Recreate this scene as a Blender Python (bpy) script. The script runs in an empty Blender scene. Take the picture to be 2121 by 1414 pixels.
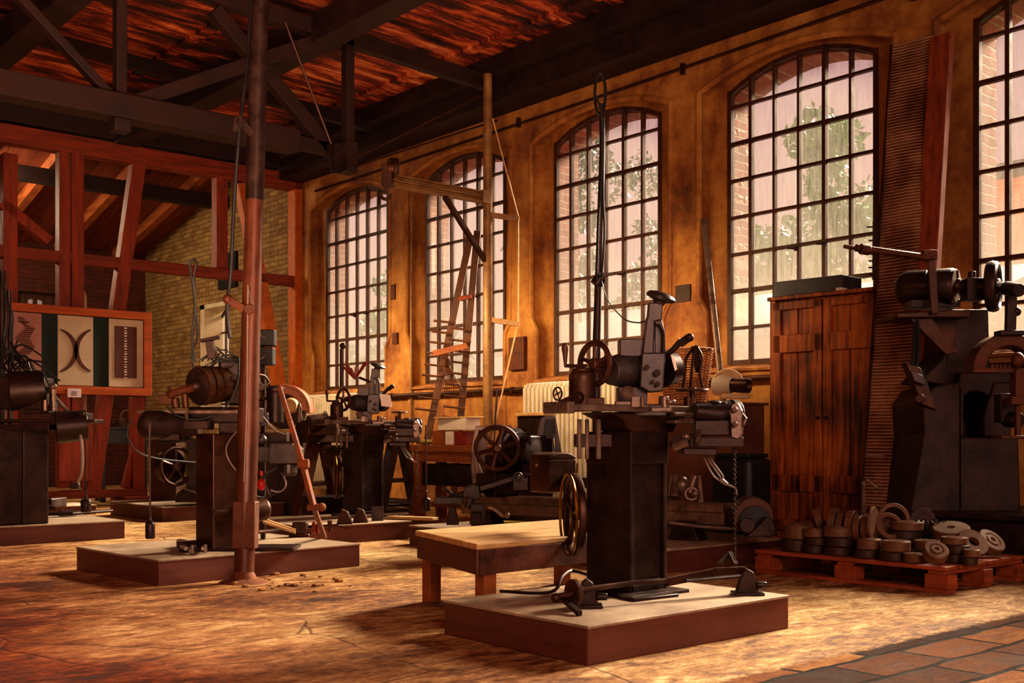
import bpy, math, random
from mathutils import Vector, Matrix
random.seed(7)
SC = bpy.context.scene
COL = SC.collection
PI = math.pi
V = Vector
# ---------------------------------------------------------------- camera model (photo is 2121 x 1414)
CAMH = 0.85; FPX = 2300.0; CX = 1060.5; HY = 905.0
TH = math.atan2(0.6521, 0.7581)
RT = V((math.cos(TH), -math.sin(TH), 0)); FW = V((math.sin(TH), math.cos(TH), 0)); UP = V((0, 0, 1))
AX = V((1, 0, 0)); AY = V((0, 1, 0)); AZ = V((0, 0, 1))
def P(px, py, d):
    return V((0, 0, CAMH)) + FW * d + RT * ((px - CX) / FPX * d) + UP * ((HY - py) / FPX * d)
def G(px, py, z=0.0):
    return P(px, py, (CAMH - z) * FPX / (py - HY))
def onX(px, py, X):
    r = P(px, py, 1.0) - V((0, 0, CAMH)); return V((0, 0, CAMH)) + r * (X / r.x)
def onY(px, py, Y):
    r = P(px, py, 1.0) - V((0, 0, CAMH)); return V((0, 0, CAMH)) + r * (Y / r.y)
def dep(p): return V(p).dot(FW)

def lin(c):
    if isinstance(c, str):
        c = [int(c[i:i+2], 16) / 255 for i in (0, 2, 4)]
        return tuple(x / 12.92 if x <= .04045 else ((x + .055) / 1.055) ** 2.4 for x in c) + (1.0,)
    return tuple(c) + ((1.0,) if len(c) == 3 else ())

# ---------------------------------------------------------------- mesh builder
def frame_of(a):
    a = V(a).normalized()
    t = AZ if abs(a.z) < .9 else AX
    x = t.cross(a).normalized(); return x, a.cross(x).normalized(), a
class MB:
    def __init__(s): s.v = []; s.f = []
    def add(s, vs, fs):
        n = len(s.v); s.v += [V(v) for v in vs]; s.f += [tuple(i + n for i in f) for f in fs]; return s
    def box(s, c, size, rz=0.0, ax=None):
        c = V(c)
        if ax is None: ax = (V((math.cos(rz), math.sin(rz), 0)), V((-math.sin(rz), math.cos(rz), 0)), AZ)
        h = [x / 2 for x in size]
        vs = [c + ax[0] * (i * h[0]) + ax[1] * (j * h[1]) + ax[2] * (k * h[2]) for k in (-1, 1) for j in (-1, 1) for i in (-1, 1)]
        return s.add(vs, [(0, 2, 3, 1), (4, 5, 7, 6), (0, 1, 5, 4), (2, 6, 7, 3), (0, 4, 6, 2), (1, 3, 7, 5)])
    def bb(s, a, b):
        a = V(a); b = V(b); return s.box((a + b) / 2, [abs(b[i] - a[i]) for i in range(3)])
    def bar(s, p0, p1, w, h, up=AZ, w1=None, h1=None):
        p0 = V(p0); p1 = V(p1); a = (p1 - p0).normalized(); up = V(up)
        x = a.cross(up)
        if x.length < 1e-4: x = a.cross(AX)
        x.normalize(); y = x.cross(a).normalized()
        w1 = w if w1 is None else w1; h1 = h if h1 is None else h1
        vs = [p0 + x * (i * w / 2) + y * (j * h / 2) for i, j in ((-1, -1), (1, -1), (1, 1), (-1, 1))]
        vs += [p1 + x * (i * w1 / 2) + y * (j * h1 / 2) for i, j in ((-1, -1), (1, -1), (1, 1), (-1, 1))]
        return s.add(vs, [(3, 2, 1, 0), (4, 5, 6, 7), (0, 1, 5, 4), (1, 2, 6, 5), (2, 3, 7, 6), (3, 0, 4, 7)])
    def lathe(s, p0, axis, prof, n=20, close=True):
        x, y, a = frame_of(axis); p0 = V(p0); vs = []; fs = []
        for r, h in prof:
            r = max(r, 1e-4)
            for k in range(n):
                t = 2 * PI * k / n; vs.append(p0 + a * h + x * (r * math.cos(t)) + y * (r * math.sin(t)))
        m = len(prof)
        for i in range(m - 1):
            for k in range(n):
                k2 = (k + 1) % n; fs.append((i * n + k, i * n + k2, (i + 1) * n + k2, (i + 1) * n + k))
        if close:
            fs.append(tuple(reversed(range(n)))); fs.append(tuple((m - 1) * n + k for k in range(n)))
        return s.add(vs, fs)
    def cyl(s, p0, p1, r0, r1=None, n=16):
        p0 = V(p0); p1 = V(p1); L = (p1 - p0).length
        return s.lathe(p0, p1 - p0, [(r0, 0), (r0 if r1 is None else r1, L)], n)
    def disc(s, c, axis, r, t, n=24, bev=.12, hole=0):
        a = V(axis).normalized(); c = V(c); b = t * bev
        if hole:
            return s.lathe(c - a * t / 2, a, [(hole, 0), (r - b, 0), (r, b), (r, t - b), (r - b, t), (hole, t), (hole, 0)], n, False)
        return s.lathe(c - a * t / 2, a, [(r - b, 0), (r, b), (r, t - b), (r - b, t)], n)
    def tube(s, pts, r, n=8):
        pts = [V(p) for p in pts]; rs = r if isinstance(r, (list, tuple)) else [r] * len(pts)
        px = None; vs = []; fs = []
        for i, p in enumerate(pts):
            a = (pts[min(i + 1, len(pts) - 1)] - pts[max(i - 1, 0)]).normalized()
            if px is None: x, y, _ = frame_of(a)
            else:
                x = px - a * px.dot(a)
                if x.length < 1e-5: x, y, _ = frame_of(a)
                x.normalize(); y = a.cross(x)
            px = x
            vs += [p + x * (rs[i] * math.cos(2 * PI * k / n)) + y * (rs[i] * math.sin(2 * PI * k / n)) for k in range(n)]
        for i in range(len(pts) - 1):
            for k in range(n):
                k2 = (k + 1) % n; fs.append((i * n + k, i * n + k2, (i + 1) * n + k2, (i + 1) * n + k))
        fs.append(tuple(reversed(range(n)))); fs.append(tuple((len(pts) - 1) * n + k for k in range(n)))
        return s.add(vs, fs)
    def torus(s, c, axis, R, r, n=32, m=8, a0=0, a1=2 * PI, sx=1.0):
        x, y, a = frame_of(axis); c = V(c); vs = []; fs = []; full = abs(a1 - a0 - 2 * PI) < 1e-6
        N = n if full else n + 1
        for i in range(N):
            t = a0 + (a1 - a0) * i / n; d = x * math.cos(t) + y * math.sin(t)
            for k in range(m):
                q = 2 * PI * k / m; vs.append(c + d * (R + r * math.cos(q)) + a * (r * sx * math.sin(q)))
        for i in range(n):
            i2 = (i + 1) % N
            for k in range(m):
                k2 = (k + 1) % m; fs.append((i * m + k, i2 * m + k, i2 * m + k2, i * m + k2))
        if not full: fs.append(tuple(range(m))); fs.append(tuple(reversed(range(n * m, n * m + m))))
        return s.add(vs, fs)
    def prism(s, pts, vec):
        pts = [V(p) for p in pts]; n = len(pts); vec = V(vec)
        nrm = V((0, 0, 0))
        for i in range(n): nrm += (pts[i] - pts[0]).cross(pts[(i + 1) % n] - pts[0])
        if nrm.dot(vec) < 0: pts.reverse()
        vs = pts + [p + vec for p in pts]
        fs = [tuple(reversed(range(n))), tuple(range(n, 2 * n))] + [(i, (i + 1) % n, (i + 1) % n + n, i + n) for i in range(n)]
        return s.add(vs, fs)
    def ball(s, c, r, sc=(1, 1, 1), n=14, m=8, ax=None):
        c = V(c); ax = ax or (AX, AY, AZ); vs = []; fs = []
        for j in range(m + 1):
            q = -PI / 2 + PI * j / m
            for k in range(n):
                t = 2 * PI * k / n; cr = max(math.cos(q), 1e-3)
                vs.append(c + ax[0] * (r * sc[0] * cr * math.cos(t)) + ax[1] * (r * sc[1] * cr * math.sin(t)) + ax[2] * (r * sc[2] * math.sin(q)))
        for j in range(m):
            for k in range(n):
                k2 = (k + 1) % n; fs.append((j * n + k, j * n + k2, (j + 1) * n + k2, (j + 1) * n + k))
        fs.append(tuple(reversed(range(n)))); fs.append(tuple(m * n + k for k in range(n)))
        return s.add(vs, fs)
    def wheel(s, c, axis, R, r, spokes=5, hub=None, sr=None, n=32, sx=1.0):
        hub = hub or R * .2; sr = sr or r * .7; x, y, a = frame_of(axis); c = V(c)
        s.torus(c, axis, R, r, n, 8, sx=sx); s.disc(c, axis, hub, r * 3, 16)
        for k in range(spokes):
            t = 2 * PI * (k + .25) / spokes; d = x * math.cos(t) + y * math.sin(t)
            s.tube([c + d * hub * .5, c + d * (R * .55), c + d * R], [sr * 1.3, sr, sr * 1.2], 6)
        return s
    def build(s, name, mat, parent=None, bevel=0.0, smooth=True, org=None, sub=0):
        me = bpy.data.meshes.new(name)
        if parent is not None: org = ORG[parent.name]
        elif org is None:
            mn = [min(v[i] for v in s.v) for i in range(3)]; mx = [max(v[i] for v in s.v) for i in range(3)]
            org = V(((mn[0] + mx[0]) / 2, (mn[1] + mx[1]) / 2, mn[2]))
        me.from_pydata([v - org for v in s.v], [], s.f); me.update()
        o = bpy.data.objects.new(name, me); COL.objects.link(o)
        ORG[o.name] = V(org)
        if parent is not None: o.parent = parent
        else: o.location = org
        me.materials.append(mat)
        if bevel:
            b = o.modifiers.new('bevel', 'BEVEL'); b.width = bevel; b.segments = 2; b.limit_method = 'ANGLE'; b.angle_limit = .6
        if smooth:
            me.polygons.foreach_set('use_smooth', [True] * len(me.polygons)); me.set_sharp_from_angle(angle=.62)
        return o
ORG = {}
def tag(o, label=None, cat=None, group=None, kind=None):
    if label: o['label'] = label
    if cat: o['category'] = cat
    if group: o['group'] = group
    if kind: o['kind'] = kind
    return o
def thing(name, loc, label, cat, group=None):
    o = bpy.data.objects.new(name, None); COL.objects.link(o); o.empty_display_size = .1
    o.location = loc; ORG[o.name] = V(loc)
    return tag(o, label, cat, group)
def copy_tree(o, loc=None, rz=None, label=None, parent=None):
    c = o.copy(); COL.objects.link(c); ORG[c.name] = ORG[o.name]
    if parent is not None: c.parent = parent
    if loc is not None: c.location = loc; ORG[c.name] = V(loc)
    if rz is not None: c.rotation_euler = (0, 0, rz)
    if label: c['label'] = label
    for ch in list(o.children): copy_tree(ch, parent=c)
    return c
def arc_pts(c, x, y, r, a0, a1, n):
    return [V(c) + V(x) * (r * math.cos(a0 + (a1 - a0) * i / n)) + V(y) * (r * math.sin(a0 + (a1 - a0) * i / n)) for i in range(n + 1)]
def sag(p0, p1, drop, n=12):
    p0 = V(p0); p1 = V(p1)
    return [p0.lerp(p1, i / n) - UP * (drop * 4 * (i / n) * (1 - i / n)) for i in range(n + 1)]
def spline(pts, n=6):
    pts = [V(p) for p in pts]; out = []
    for i in range(len(pts) - 1):
        p0 = pts[max(i - 1, 0)]; p1 = pts[i]; p2 = pts[i + 1]; p3 = pts[min(i + 2, len(pts) - 1)]
        for k in range(n):
            t = k / n; out.append(.5 * (2 * p1 + (p2 - p0) * t + (2 * p0 - 5 * p1 + 4 * p2 - p3) * t * t + (3 * p1 - p0 - 3 * p2 + p3) * t ** 3))
    return out + [pts[-1]]
# ---------------------------------------------------------------- materials
def nodemat(name):
    m = bpy.data.materials.new(name); m.use_nodes = True; nt = m.node_tree; nt.nodes.clear()
    out = nt.nodes.new('ShaderNodeOutputMaterial'); return m, nt, out
class NT:
    def __init__(s, nt): s.nt = nt
    def n(s, t, **kw):
        nd = s.nt.nodes.new('ShaderNode' + t)
        for k, v in kw.items():
            if k in nd.inputs.keys() if isinstance(k, str) else False: nd.inputs[k].default_value = v
            else: setattr(nd, k, v)
        return nd
    def l(s, a, b): s.nt.links.new(a, b)
    def noise(s, vec, scale, detail=5, rough=.6, dist=0):
        nd = s.n('TexNoise'); nd.inputs['Scale'].default_value = scale; nd.inputs['Detail'].default_value = detail
        nd.inputs['Roughness'].default_value = rough; nd.inputs['Distortion'].default_value = dist
        s.l(vec, nd.inputs['Vector']); return nd.outputs['Fac']
    def map(s, vec, scale=(1, 1, 1), loc=(0, 0, 0), rot=(0, 0, 0)):
        nd = s.n('Mapping'); nd.inputs['Scale'].default_value = scale; nd.inputs['Location'].default_value = loc; nd.inputs['Rotation'].default_value = rot
        s.l(vec, nd.inputs['Vector']); return nd.outputs['Vector']
    def ramp(s, fac, stops):
        nd = s.n('ValToRGB'); r = nd.color_ramp
        while len(r.elements) < len(stops): r.elements.new(.5)
        for e, (p, c) in zip(r.elements, stops): e.position = p; e.color = lin(c)
        s.l(fac, nd.inputs['Fac']); return nd.outputs['Color']
    def mix(s, a, b, fac, mode='MIX'):
        nd = s.n('Mix', data_type='RGBA', blend_type=mode)
        for x, i in ((a, 6), (b, 7), (fac, 0)):
            if isinstance(x, (int, float)): nd.inputs[i].default_value = x
            elif isinstance(x, (tuple, str)): nd.inputs[i].default_value = lin(x)
            else: s.l(x, nd.inputs[i])
        return nd.outputs[2]
    def math(s, op, a, b=0.0, clamp=False):
        nd = s.n('Math', operation=op, use_clamp=clamp)
        for x, i in ((a, 0), (b, 1)):
            if isinstance(x, (int, float)): nd.inputs[i].default_value = x
            else: s.l(x, nd.inputs[i])
        return nd.outputs[0]
    def mrange(s, x, a, b, c=0, d=1):
        nd = s.n('MapRange'); s.l(x, nd.inputs[0])
        for i, q in enumerate((a, b, c, d)): nd.inputs[i + 1].default_value = q
        return nd.outputs[0]
    def bump(s, h, strength=.3, dist=.02):
        nd = s.n('Bump'); nd.inputs['Strength'].default_value = strength; nd.inputs['Distance'].default_value = dist
        s.l(h, nd.inputs['Height']); return nd.outputs['Normal']
    def bsdf(s, out, col, rough=.6, metal=0.0, normal=None, spec=.5):
        b = s.n('BsdfPrincipled')
        for x, k in ((col, 'Base Color'), (rough, 'Roughness'), (metal, 'Metallic')):
            if isinstance(x, (int, float)): b.inputs[k].default_value = x
            elif isinstance(x, (tuple, str)): b.inputs[k].default_value = lin(x)
            else: s.l(x, b.inputs[k])
        b.inputs['Specular IOR Level'].default_value = spec
        if normal is not None: s.l(normal, b.inputs['Normal'])
        s.l(b.outputs[0], out.inputs['Surface']); return b
def basic(name, c0, c1, scale=6, rough=.55, metal=0.0, bump=.25, stretch=(1, 1, 1), c2=None, rv=.25, lo=.32, hi=.68, bd=.01, spec=.5):
    m, nt, out = nodemat(name); t = NT(nt)
    co = t.n('TexCoord').outputs['Object']; v = t.map(co, stretch)
    a = t.noise(v, scale, 6, .65); f = t.noise(v, scale * 6, 4, .6)
    k = t.math('ADD', t.math('MULTIPLY', a, .75), t.math('MULTIPLY', f, .25))
    st = [(lo, c0), (hi, c1)] if c2 is None else [(lo, c0), ((lo + hi) / 2, c2), (hi, c1)]
    col = t.ramp(k, st)
    r = t.mrange(a, .3, .7, max(.05, rough - rv / 2), min(1, rough + rv / 2))
    t.bsdf(out, col, r, metal, t.bump(k, bump, bd), spec); return m
M = {}
M['iron'] = basic('dark iron', '1e1314', '463029', 7, .42, .55, .2)
M['iron_b'] = basic('brown iron', '2a1812', '5a3622', 6, .42, .55, .25)
M['iron_r'] = basic('rusty iron', '3a1a0e', '6e3a1c', 8, .6, .3, .4)
M['iron_g'] = basic('grey machine paint', '2e2526', '5a4e4c', 8, .4, .4, .15)
M['steel'] = basic('worn steel', '7d6a60', 'b8a292', 10, .3, .6, .1)
M['steel_d'] = basic('dull steel', '4e3e38', '8a7264', 10, .34, .55, .15)
M['brass'] = basic('brass', '6e4a18', 'a9792c', 10, .35, .85, .1)
M['rust'] = basic('rust', '4a2110', '8a4a20', 12, .75, .1, .5)
M['pole'] = basic('painted iron pipe', '3a1a10', '6a3a22', 5, .4, .3, .3, (1, 1, .4))
M['black'] = basic('black rubber', '0c090a', '1c1516', 8, .55, 0, .1)
M['cable'] = basic('cable grey', '6b5b55', '8d7a70', 6, .5, 0, .1)
M['oldwood'] = basic('old timber', '4a200c', '8c431a', 5, .6, 0, .5, (6, 6, .6), rv=.2)
M['redwood'] = basic('red timber', '5a1e0c', 'a8431a', 4, .6, 0, .5, (5, 5, .5))
M['redwood_x'] = basic('red timber along x', '521a0b', 'a0421a', 4, .6, 0, .5, (.5, 5, 5))
M['darkwood'] = basic('dark roof timber', '160806', '341309', 4, .7, 0, .4, (1, 1, 1))
M['orangewood'] = basic('orange frame timber', '9a4a10', 'd2711e', 5, .5, 0, .3, (2, 2, 2))
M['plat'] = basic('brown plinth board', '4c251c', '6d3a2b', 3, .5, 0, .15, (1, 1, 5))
M['plat_top'] = basic('dusty plinth top', '6e5a4a', 'b29a80', 4, .6, 0, .25, (1, 1, 1))  # plinth tops paler than the side boards
M['tabletop'] = basic('worn table top', '8a6238', 'd0a870', 6, .6, 0, .3, (.6, 3, 3))
M['benchwood'] = basic('bench wood', '6b3414', 'a85e26', 5, .6, 0, .4, (.8, 4, 4))
M['lightwood'] = basic('light wood', 'a87c48', 'd8b684', 5, .6, 0, .3, (.6, 4, 4))
M['plasterw'] = basic('cream paint', 'b8a080', 'd9c6a4', 5, .7, 0, .1)
M['paper'] = basic('paper', 'cfc3b8', 'e8ded2', 3, .8, 0, .02)
M['pinkpaper'] = basic('faded pink panel', 'a0706a', 'b98a80', 3, .8, 0, .02)
M['greenpanel'] = basic('dark green panel', '122422', '1c3430', 3, .7, 0, .02)
M['print'] = basic('brown print', '4a2a20', '6a4032', 6, .8, 0, .02)
M['bluegrey'] = basic('blue grey paint', '3f4a55', '5a6670', 5, .5, .1, .1)
M['stone'] = basic('die stone', '4c2f1e', '80583a', 9, .6, .15, .3)
M['stone_d'] = basic('dark die iron', '2c1a14', '4c3224', 9, .55, .3, .3)
M['pallet'] = basic('pallet wood', '6a2c12', 'a85022', 5, .65, 0, .4, (1, 4, 4))
M['radiator'] = basic('radiator paint', 'a59684', 'c8baa6', 5, .45, 0, .05)
M['wicker'] = basic('wicker', '6a3c1c', 'a86a34', 20, .6, 0, .2)
M['yellow'] = basic('yellow plastic', 'b89a10', 'd8bc20', 5, .5, 0, .02)
M['red'] = basic('red paint', '9a1408', 'd82a10', 5, .4, 0, .02)
M['redp'] = basic('dull red paint', '6a1e14', '8c2e20', 5, .5, 0, .05)
M['mesh'] = basic('corrugated screen', '4a2e22', '7a5040', 4, .5, .35, .15)
M['bark'] = basic('bark', '3a2a20', '5a4434', 8, .8, 0, .5)
M['leaf'] = basic('leaves', '12300a', '459020', 3, .6, 0, 0)
M['leaf_d'] = basic('dark leaves', '16261a', '3a5a34', 3, .6, 0, 0)
M['grass'] = basic('grass outside', '26341a', '44562c', 1, .9, 0, .3)
M['slate'] = basic('pale roof slate', '3c4454', '5c6474', 2, .6, 0, .2)

def plaster():
    m, nt, out = nodemat('ochre plaster'); t = NT(nt); co = t.n('TexCoord').outputs['Object']
    a = t.noise(co, 1.6, 8, .65); b = t.noise(co, 9, 6, .7); c = t.noise(t.map(co, (1, 1, .25)), 4, 6, .6)
    k = t.math('ADD', t.math('MULTIPLY', a, .5), t.math('ADD', t.math('MULTIPLY', b, .25), t.math('MULTIPLY', c, .25)))
    col = t.ramp(k, [(.34, '4a2a14'), (.44, '855024'), (.54, 'ac7636'), (.68, 'cfa05c')])
    t.bsdf(out, col, .75, 0, t.bump(k, .35, .02)); return m
M['plaster'] = plaster()
def brick(name, c1, c2, mortar, sx=.24, sz=.075, axis='YZ', bump=.6):
    m, nt, out = nodemat(name); t = NT(nt); co = t.n('TexCoord').outputs['Object']
    rot = {'YZ': (0, -PI / 2, -PI / 2), 'XZ': (PI / 2, 0, 0)}[axis]
    sep = t.n('SeparateXYZ'); t.l(co, sep.inputs[0]); cmb = t.n('CombineXYZ')
    t.l(sep.outputs['Y' if axis == 'YZ' else 'X'], cmb.inputs[0]); t.l(sep.outputs['Z'], cmb.inputs[1])
    nz = t.n('TexNoise'); nz.inputs['Scale'].default_value = 7; t.l(co, nz.inputs['Vector'])
    add = t.n('MixRGB', blend_type='LINEAR_LIGHT'); add.inputs[0].default_value = .02; t.l(cmb.outputs[0], add.inputs[1]); t.l(nz.outputs['Color'], add.inputs[2])
    bt = t.n('TexBrick'); bt.inputs['Scale'].default_value = 1; bt.inputs['Brick Width'].default_value = sx; bt.inputs['Row Height'].default_value = sz
    bt.inputs['Mortar Size'].default_value = .007; bt.inputs['Mortar Smooth'].default_value = .4
    bt.inputs['Color1'].default_value = lin(c1); bt.inputs['Color2'].default_value = lin(c2); bt.inputs['Mortar'].default_value = lin(mortar)
    t.l(add.outputs[0], bt.inputs['Vector'])
    n2 = t.noise(co, 5, 6, .65); col = t.mix(bt.outputs['Color'], t.ramp(n2, [(.3, '000000'), (.7, 'ffffff')]), .3, 'OVERLAY')
    h = t.math('SUBTRACT', t.math('MULTIPLY', n2, .5), bt.outputs['Fac'])
    t.bsdf(out, col, .8, 0, t.bump(h, bump, .015)); return m
M['brick_y'] = brick('yellow brick', '9a7a48', '7c5a30', '5a4024')
M['darkold'] = basic('dark stained wood', '2c120c', '6a3018', 4, .5, 0, .5, (2, 2, 2))
M['brick_r'] = brick('dark red brick', '5a2416', '4a1c12', '3a1a12', axis='XZ')
M['brick_o'] = brick('outer red brick', 'a0604c', '84483a', 'b09080')
M['brick_p'] = brick('pink facade brick', 'd0906c', 'c08060', 'e0b090')
def floor_mat():
    m, nt, out = nodemat('stone and dirt floor'); t = NT(nt); geo = t.n('NewGeometry').outputs['Position']
    sep = t.n('SeparateXYZ'); t.l(geo, sep.inputs[0]); X, Y = sep.outputs[0], sep.outputs[1]
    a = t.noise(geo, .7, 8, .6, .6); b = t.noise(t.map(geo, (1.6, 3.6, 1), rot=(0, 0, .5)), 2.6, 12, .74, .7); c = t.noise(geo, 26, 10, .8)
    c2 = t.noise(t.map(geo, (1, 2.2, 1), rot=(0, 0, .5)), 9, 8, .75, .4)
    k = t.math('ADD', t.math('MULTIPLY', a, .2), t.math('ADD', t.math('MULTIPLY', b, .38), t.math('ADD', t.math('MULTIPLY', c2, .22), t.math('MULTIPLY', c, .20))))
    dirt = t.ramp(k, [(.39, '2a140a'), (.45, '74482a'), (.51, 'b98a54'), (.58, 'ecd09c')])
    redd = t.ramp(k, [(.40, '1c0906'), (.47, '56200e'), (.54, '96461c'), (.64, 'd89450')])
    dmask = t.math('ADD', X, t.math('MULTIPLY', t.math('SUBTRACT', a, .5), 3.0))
    col = t.mix(redd, dirt, t.mrange(dmask, 1.5, 3.4))  # reddish stone at low X, with red light also put into its colour
    # paved strip
    br = t.n('TexBrick'); br.inputs['Scale'].default_value = 1; br.inputs['Brick Width'].default_value = .46; br.inputs['Row Height'].default_value = .23
    br.inputs['Mortar Size'].default_value = .014; br.inputs['Mortar Smooth'].default_value = .3; br.offset = .37
    br.inputs['Color1'].default_value = (.05, .05, .05, 1); br.inputs['Color2'].default_value = (1, 1, 1, 1); br.inputs['Mortar'].default_value = (0, 0, 0, 1)
    nz = t.n('TexNoise'); nz.inputs['Scale'].default_value = 4; nz.inputs['Detail'].default_value = 6; t.l(geo, nz.inputs['Vector'])
    ll = t.n('MixRGB', blend_type='LINEAR_LIGHT'); ll.inputs[0].default_value = .035; t.l(t.map(geo, loc=(.1, -.05, 0)), ll.inputs[1]); t.l(nz.outputs['Color'], ll.inputs[2])
    t.l(ll.outputs[0], br.inputs['Vector'])
    bw = t.n('RGBToBW'); t.l(br.outputs['Color'], bw.inputs[0])
    pk = t.math('ADD', t.math('MULTIPLY', bw.outputs[0], .28), t.math('MULTIPLY', k, .72))
    pav = t.ramp(pk, [(.3, '1e0d07'), (.46, '40200f'), (.6, '7a4722'), (.76, 'c8965a')])
    ym = t.math('ADD', Y, t.math('MULTIPLY', t.math('SUBTRACT', c, .5), .12))
    inpav = t.mrange(ym, 2.47, 2.43)
    pav = t.mix(pav, '1a0a05', br.outputs['Fac'])
    col = t.mix(col, pav, inpav)
    # faint slabs elsewhere
    vo = t.n('TexVoronoi', feature='DISTANCE_TO_EDGE'); vo.inputs['Scale'].default_value = 1.3; t.l(ll.outputs[0], vo.inputs['Vector'])
    crack = t.mrange(vo.outputs['Distance'], 0, .016, 1, 0); lowY = t.mrange(a, .46, .56)
    crk = t.math('MULTIPLY', t.math('MULTIPLY', crack, t.math('MULTIPLY', lowY, .55)), t.math('SUBTRACT', 1.0, inpav))
    col = t.mix(col, '24100a', crk)
    h = t.math('SUBTRACT', t.math('MULTIPLY', k, 1.4), t.math('ADD', t.math('MULTIPLY', br.outputs['Fac'], t.math('MULTIPLY', inpav, .8)), t.math('MULTIPLY', crk, .5)))
    h = t.math('ADD', h, t.math('MULTIPLY', t.math('MULTIPLY', bw.outputs[0], inpav), .35))
    t.bsdf(out, col, t.math('ADD', t.mrange(b, .35, .65, .5, .8), t.math('MULTIPLY', inpav, .3), True), 0, t.bump(h, .75, .05), .22); return m
M['floor'] = floor_mat()
def ceil_mat():
    m, nt, out = nodemat('flaking red roof boards'); t = NT(nt); geo = t.n('NewGeometry').outputs['Position']
    v = t.map(geo, (.8, 4.2, 1)); a = t.noise(v, 1.5, 8, .66, .5); b = t.noise(geo, .9, 4, .5); c = t.noise(t.map(geo, (1, 3, 1)), 14, 6, .7)
    sep = t.n('SeparateXYZ'); t.l(geo, sep.inputs[0])
    bd = t.math('FRACT', t.math('MULTIPLY', sep.outputs[1], 7.0)); gap = t.mrange(bd, .0, .07, 1, 0)
    k = t.math('ADD', t.math('MULTIPLY', a, .6), t.math('ADD', t.math('MULTIPLY', b, .25), t.math('MULTIPLY', c, .15)))
    col = t.ramp(k, [(.41, '150806'), (.475, '451509'), (.52, '8a3016'), (.565, 'cc6834'), (.64, 'f0b070')])  # the boards' red light and bright highlights are put into these colours
    col = t.mix(col, '0c0404', t.math('MULTIPLY', gap, .8))
    t.bsdf(out, col, .7, 0, t.bump(t.math('SUBTRACT', k, t.math('MULTIPLY', gap, .5)), .6, .03)); return m
M['ceil'] = ceil_mat()
def glass_mat():
    m, nt, out = nodemat('dirty window glass'); t = NT(nt); co = t.n('TexCoord').outputs['Object']
    a = t.noise(t.map(co, (1, 9, 1.1)), 3.2, 7, .7); b = t.noise(co, 1.1, 3, .5)
    sep = t.n('SeparateXYZ'); t.l(co, sep.inputs[0])
    low = t.mrange(sep.outputs[2], 2.2, 0.2, 0, .32)
    k = t.math('ADD', t.math('ADD', t.math('MULTIPLY', a, .6), t.math('MULTIPLY', b, .4)), low)
    fac = t.mrange(k, .40, .84, .10, .75)
    tr = t.n('BsdfTransparent'); tr.inputs[0].default_value = (.95, .92, .9, 1)
    tl = t.n('BsdfTranslucent'); tl.inputs[0].default_value = (.058, .050, .043, 1)
    gl = t.n('BsdfGlossy'); gl.inputs['Roughness'].default_value = .15; gl.inputs[0].default_value = (.9, .9, .9, 1)
    m1 = t.n('MixShader'); t.l(fac, m1.inputs[0]); t.l(tr.outputs[0], m1.inputs[1]); t.l(tl.outputs[0], m1.inputs[2])
    m2 = t.n('MixShader'); m2.inputs[0].default_value = .03; t.l(m1.outputs[0], m2.inputs[1]); t.l(gl.outputs[0], m2.inputs[2])
    t.l(m2.outputs[0], out.inputs['Surface']); return m
M['glass'] = glass_mat()
def screen_mat():
    m, nt, out = nodemat('ribbed screen'); t = NT(nt); co = t.n('TexCoord').outputs['Object']
    sep = t.n('SeparateXYZ'); t.l(co, sep.inputs[0])
    s = t.math('SINE', t.math('MULTIPLY', sep.outputs[2], 260.0)); a = t.noise(co, 2.2, 6, .6)
    col = t.ramp(t.math('ADD', t.math('MULTIPLY', a, .8), t.math('MULTIPLY', s, .10)), [(.28, '4a2a1e'), (.42, '9c6c50'), (.6, 'd0aa88')])
    t.bsdf(out, col, .45, .3, t.bump(s, .5, .01)); return m
M['screen'] = screen_mat()
def door_mat():
    m, nt, out = nodemat('stained cabinet wood'); t = NT(nt); co = t.n('TexCoord').outputs['Object']
    a = t.noise(t.map(co, (7, 7, .5)), 4, 7, .65); b = t.noise(co, 1.3, 4, .55)
    k = t.math('ADD', t.math('MULTIPLY', a, .45), t.math('MULTIPLY', b, .55))
    col = t.ramp(k, [(.38, '2a0f08'), (.45, '6a300f'), (.52, 'a05418'), (.64, 'cc7a28')])
    t.bsdf(out, col, .5, 0, t.bump(a, .35, .012)); return m
M['door'] = door_mat()
M['frame_w'] = basic('window bars', '2e160a', '5a3216', 12, .55, .1, .2)
M['ceil_far'] = basic('far roof boards', '3a130a', '9a4a26', 2.2, .7, 0, .4, (10, .6, 1))
M['redwood_f'] = basic('far rafters', '6a2a12', 'b86a34', 4, .6, 0, .4, (4, .5, 4))
M['floor_dirt'] = basic('loose dirt', '5a3416', 'a87440', 9, .9, 0, .5)
M['drum'] = basic('drum brown', '2a180e', '5e3c1e', 8, .34, .6, .15)
M['redp2'] = basic('faded red hood', 'a05a40', 'c88a68', 5, .6, 0, .1)
M['bluegrey_d'] = basic('dark grey case', '2a2a30', '4c4c54', 5, .5, .2, .1)
M['redtimber'] = basic('sunlit red timber', '5a2012', 'a4502a', 4, .6, 0, .3, (5, 5, .5))  # red light on the leaning timber is put into its base colour
M['pallet_y'] = basic('pallet boards', '6a2c12', 'a85022', 5, .65, 0, .4, (4, .8, 4))
M['pipe_y'] = basic('ochre painted iron', '5a3a20', 'a07848', 6, .45, .2, .15)
M['rackwood'] = basic('rack wood', '3a2014', '6e4226', 6, .6, 0, .3)
M['rag'] = basic('ochre rag', '8a7030', 'b09840', 8, .9, 0, .5)
M['cable_d'] = basic('dark cable', '3a2c2a', '5e4c48', 6, .5, 0, .1)
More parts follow.
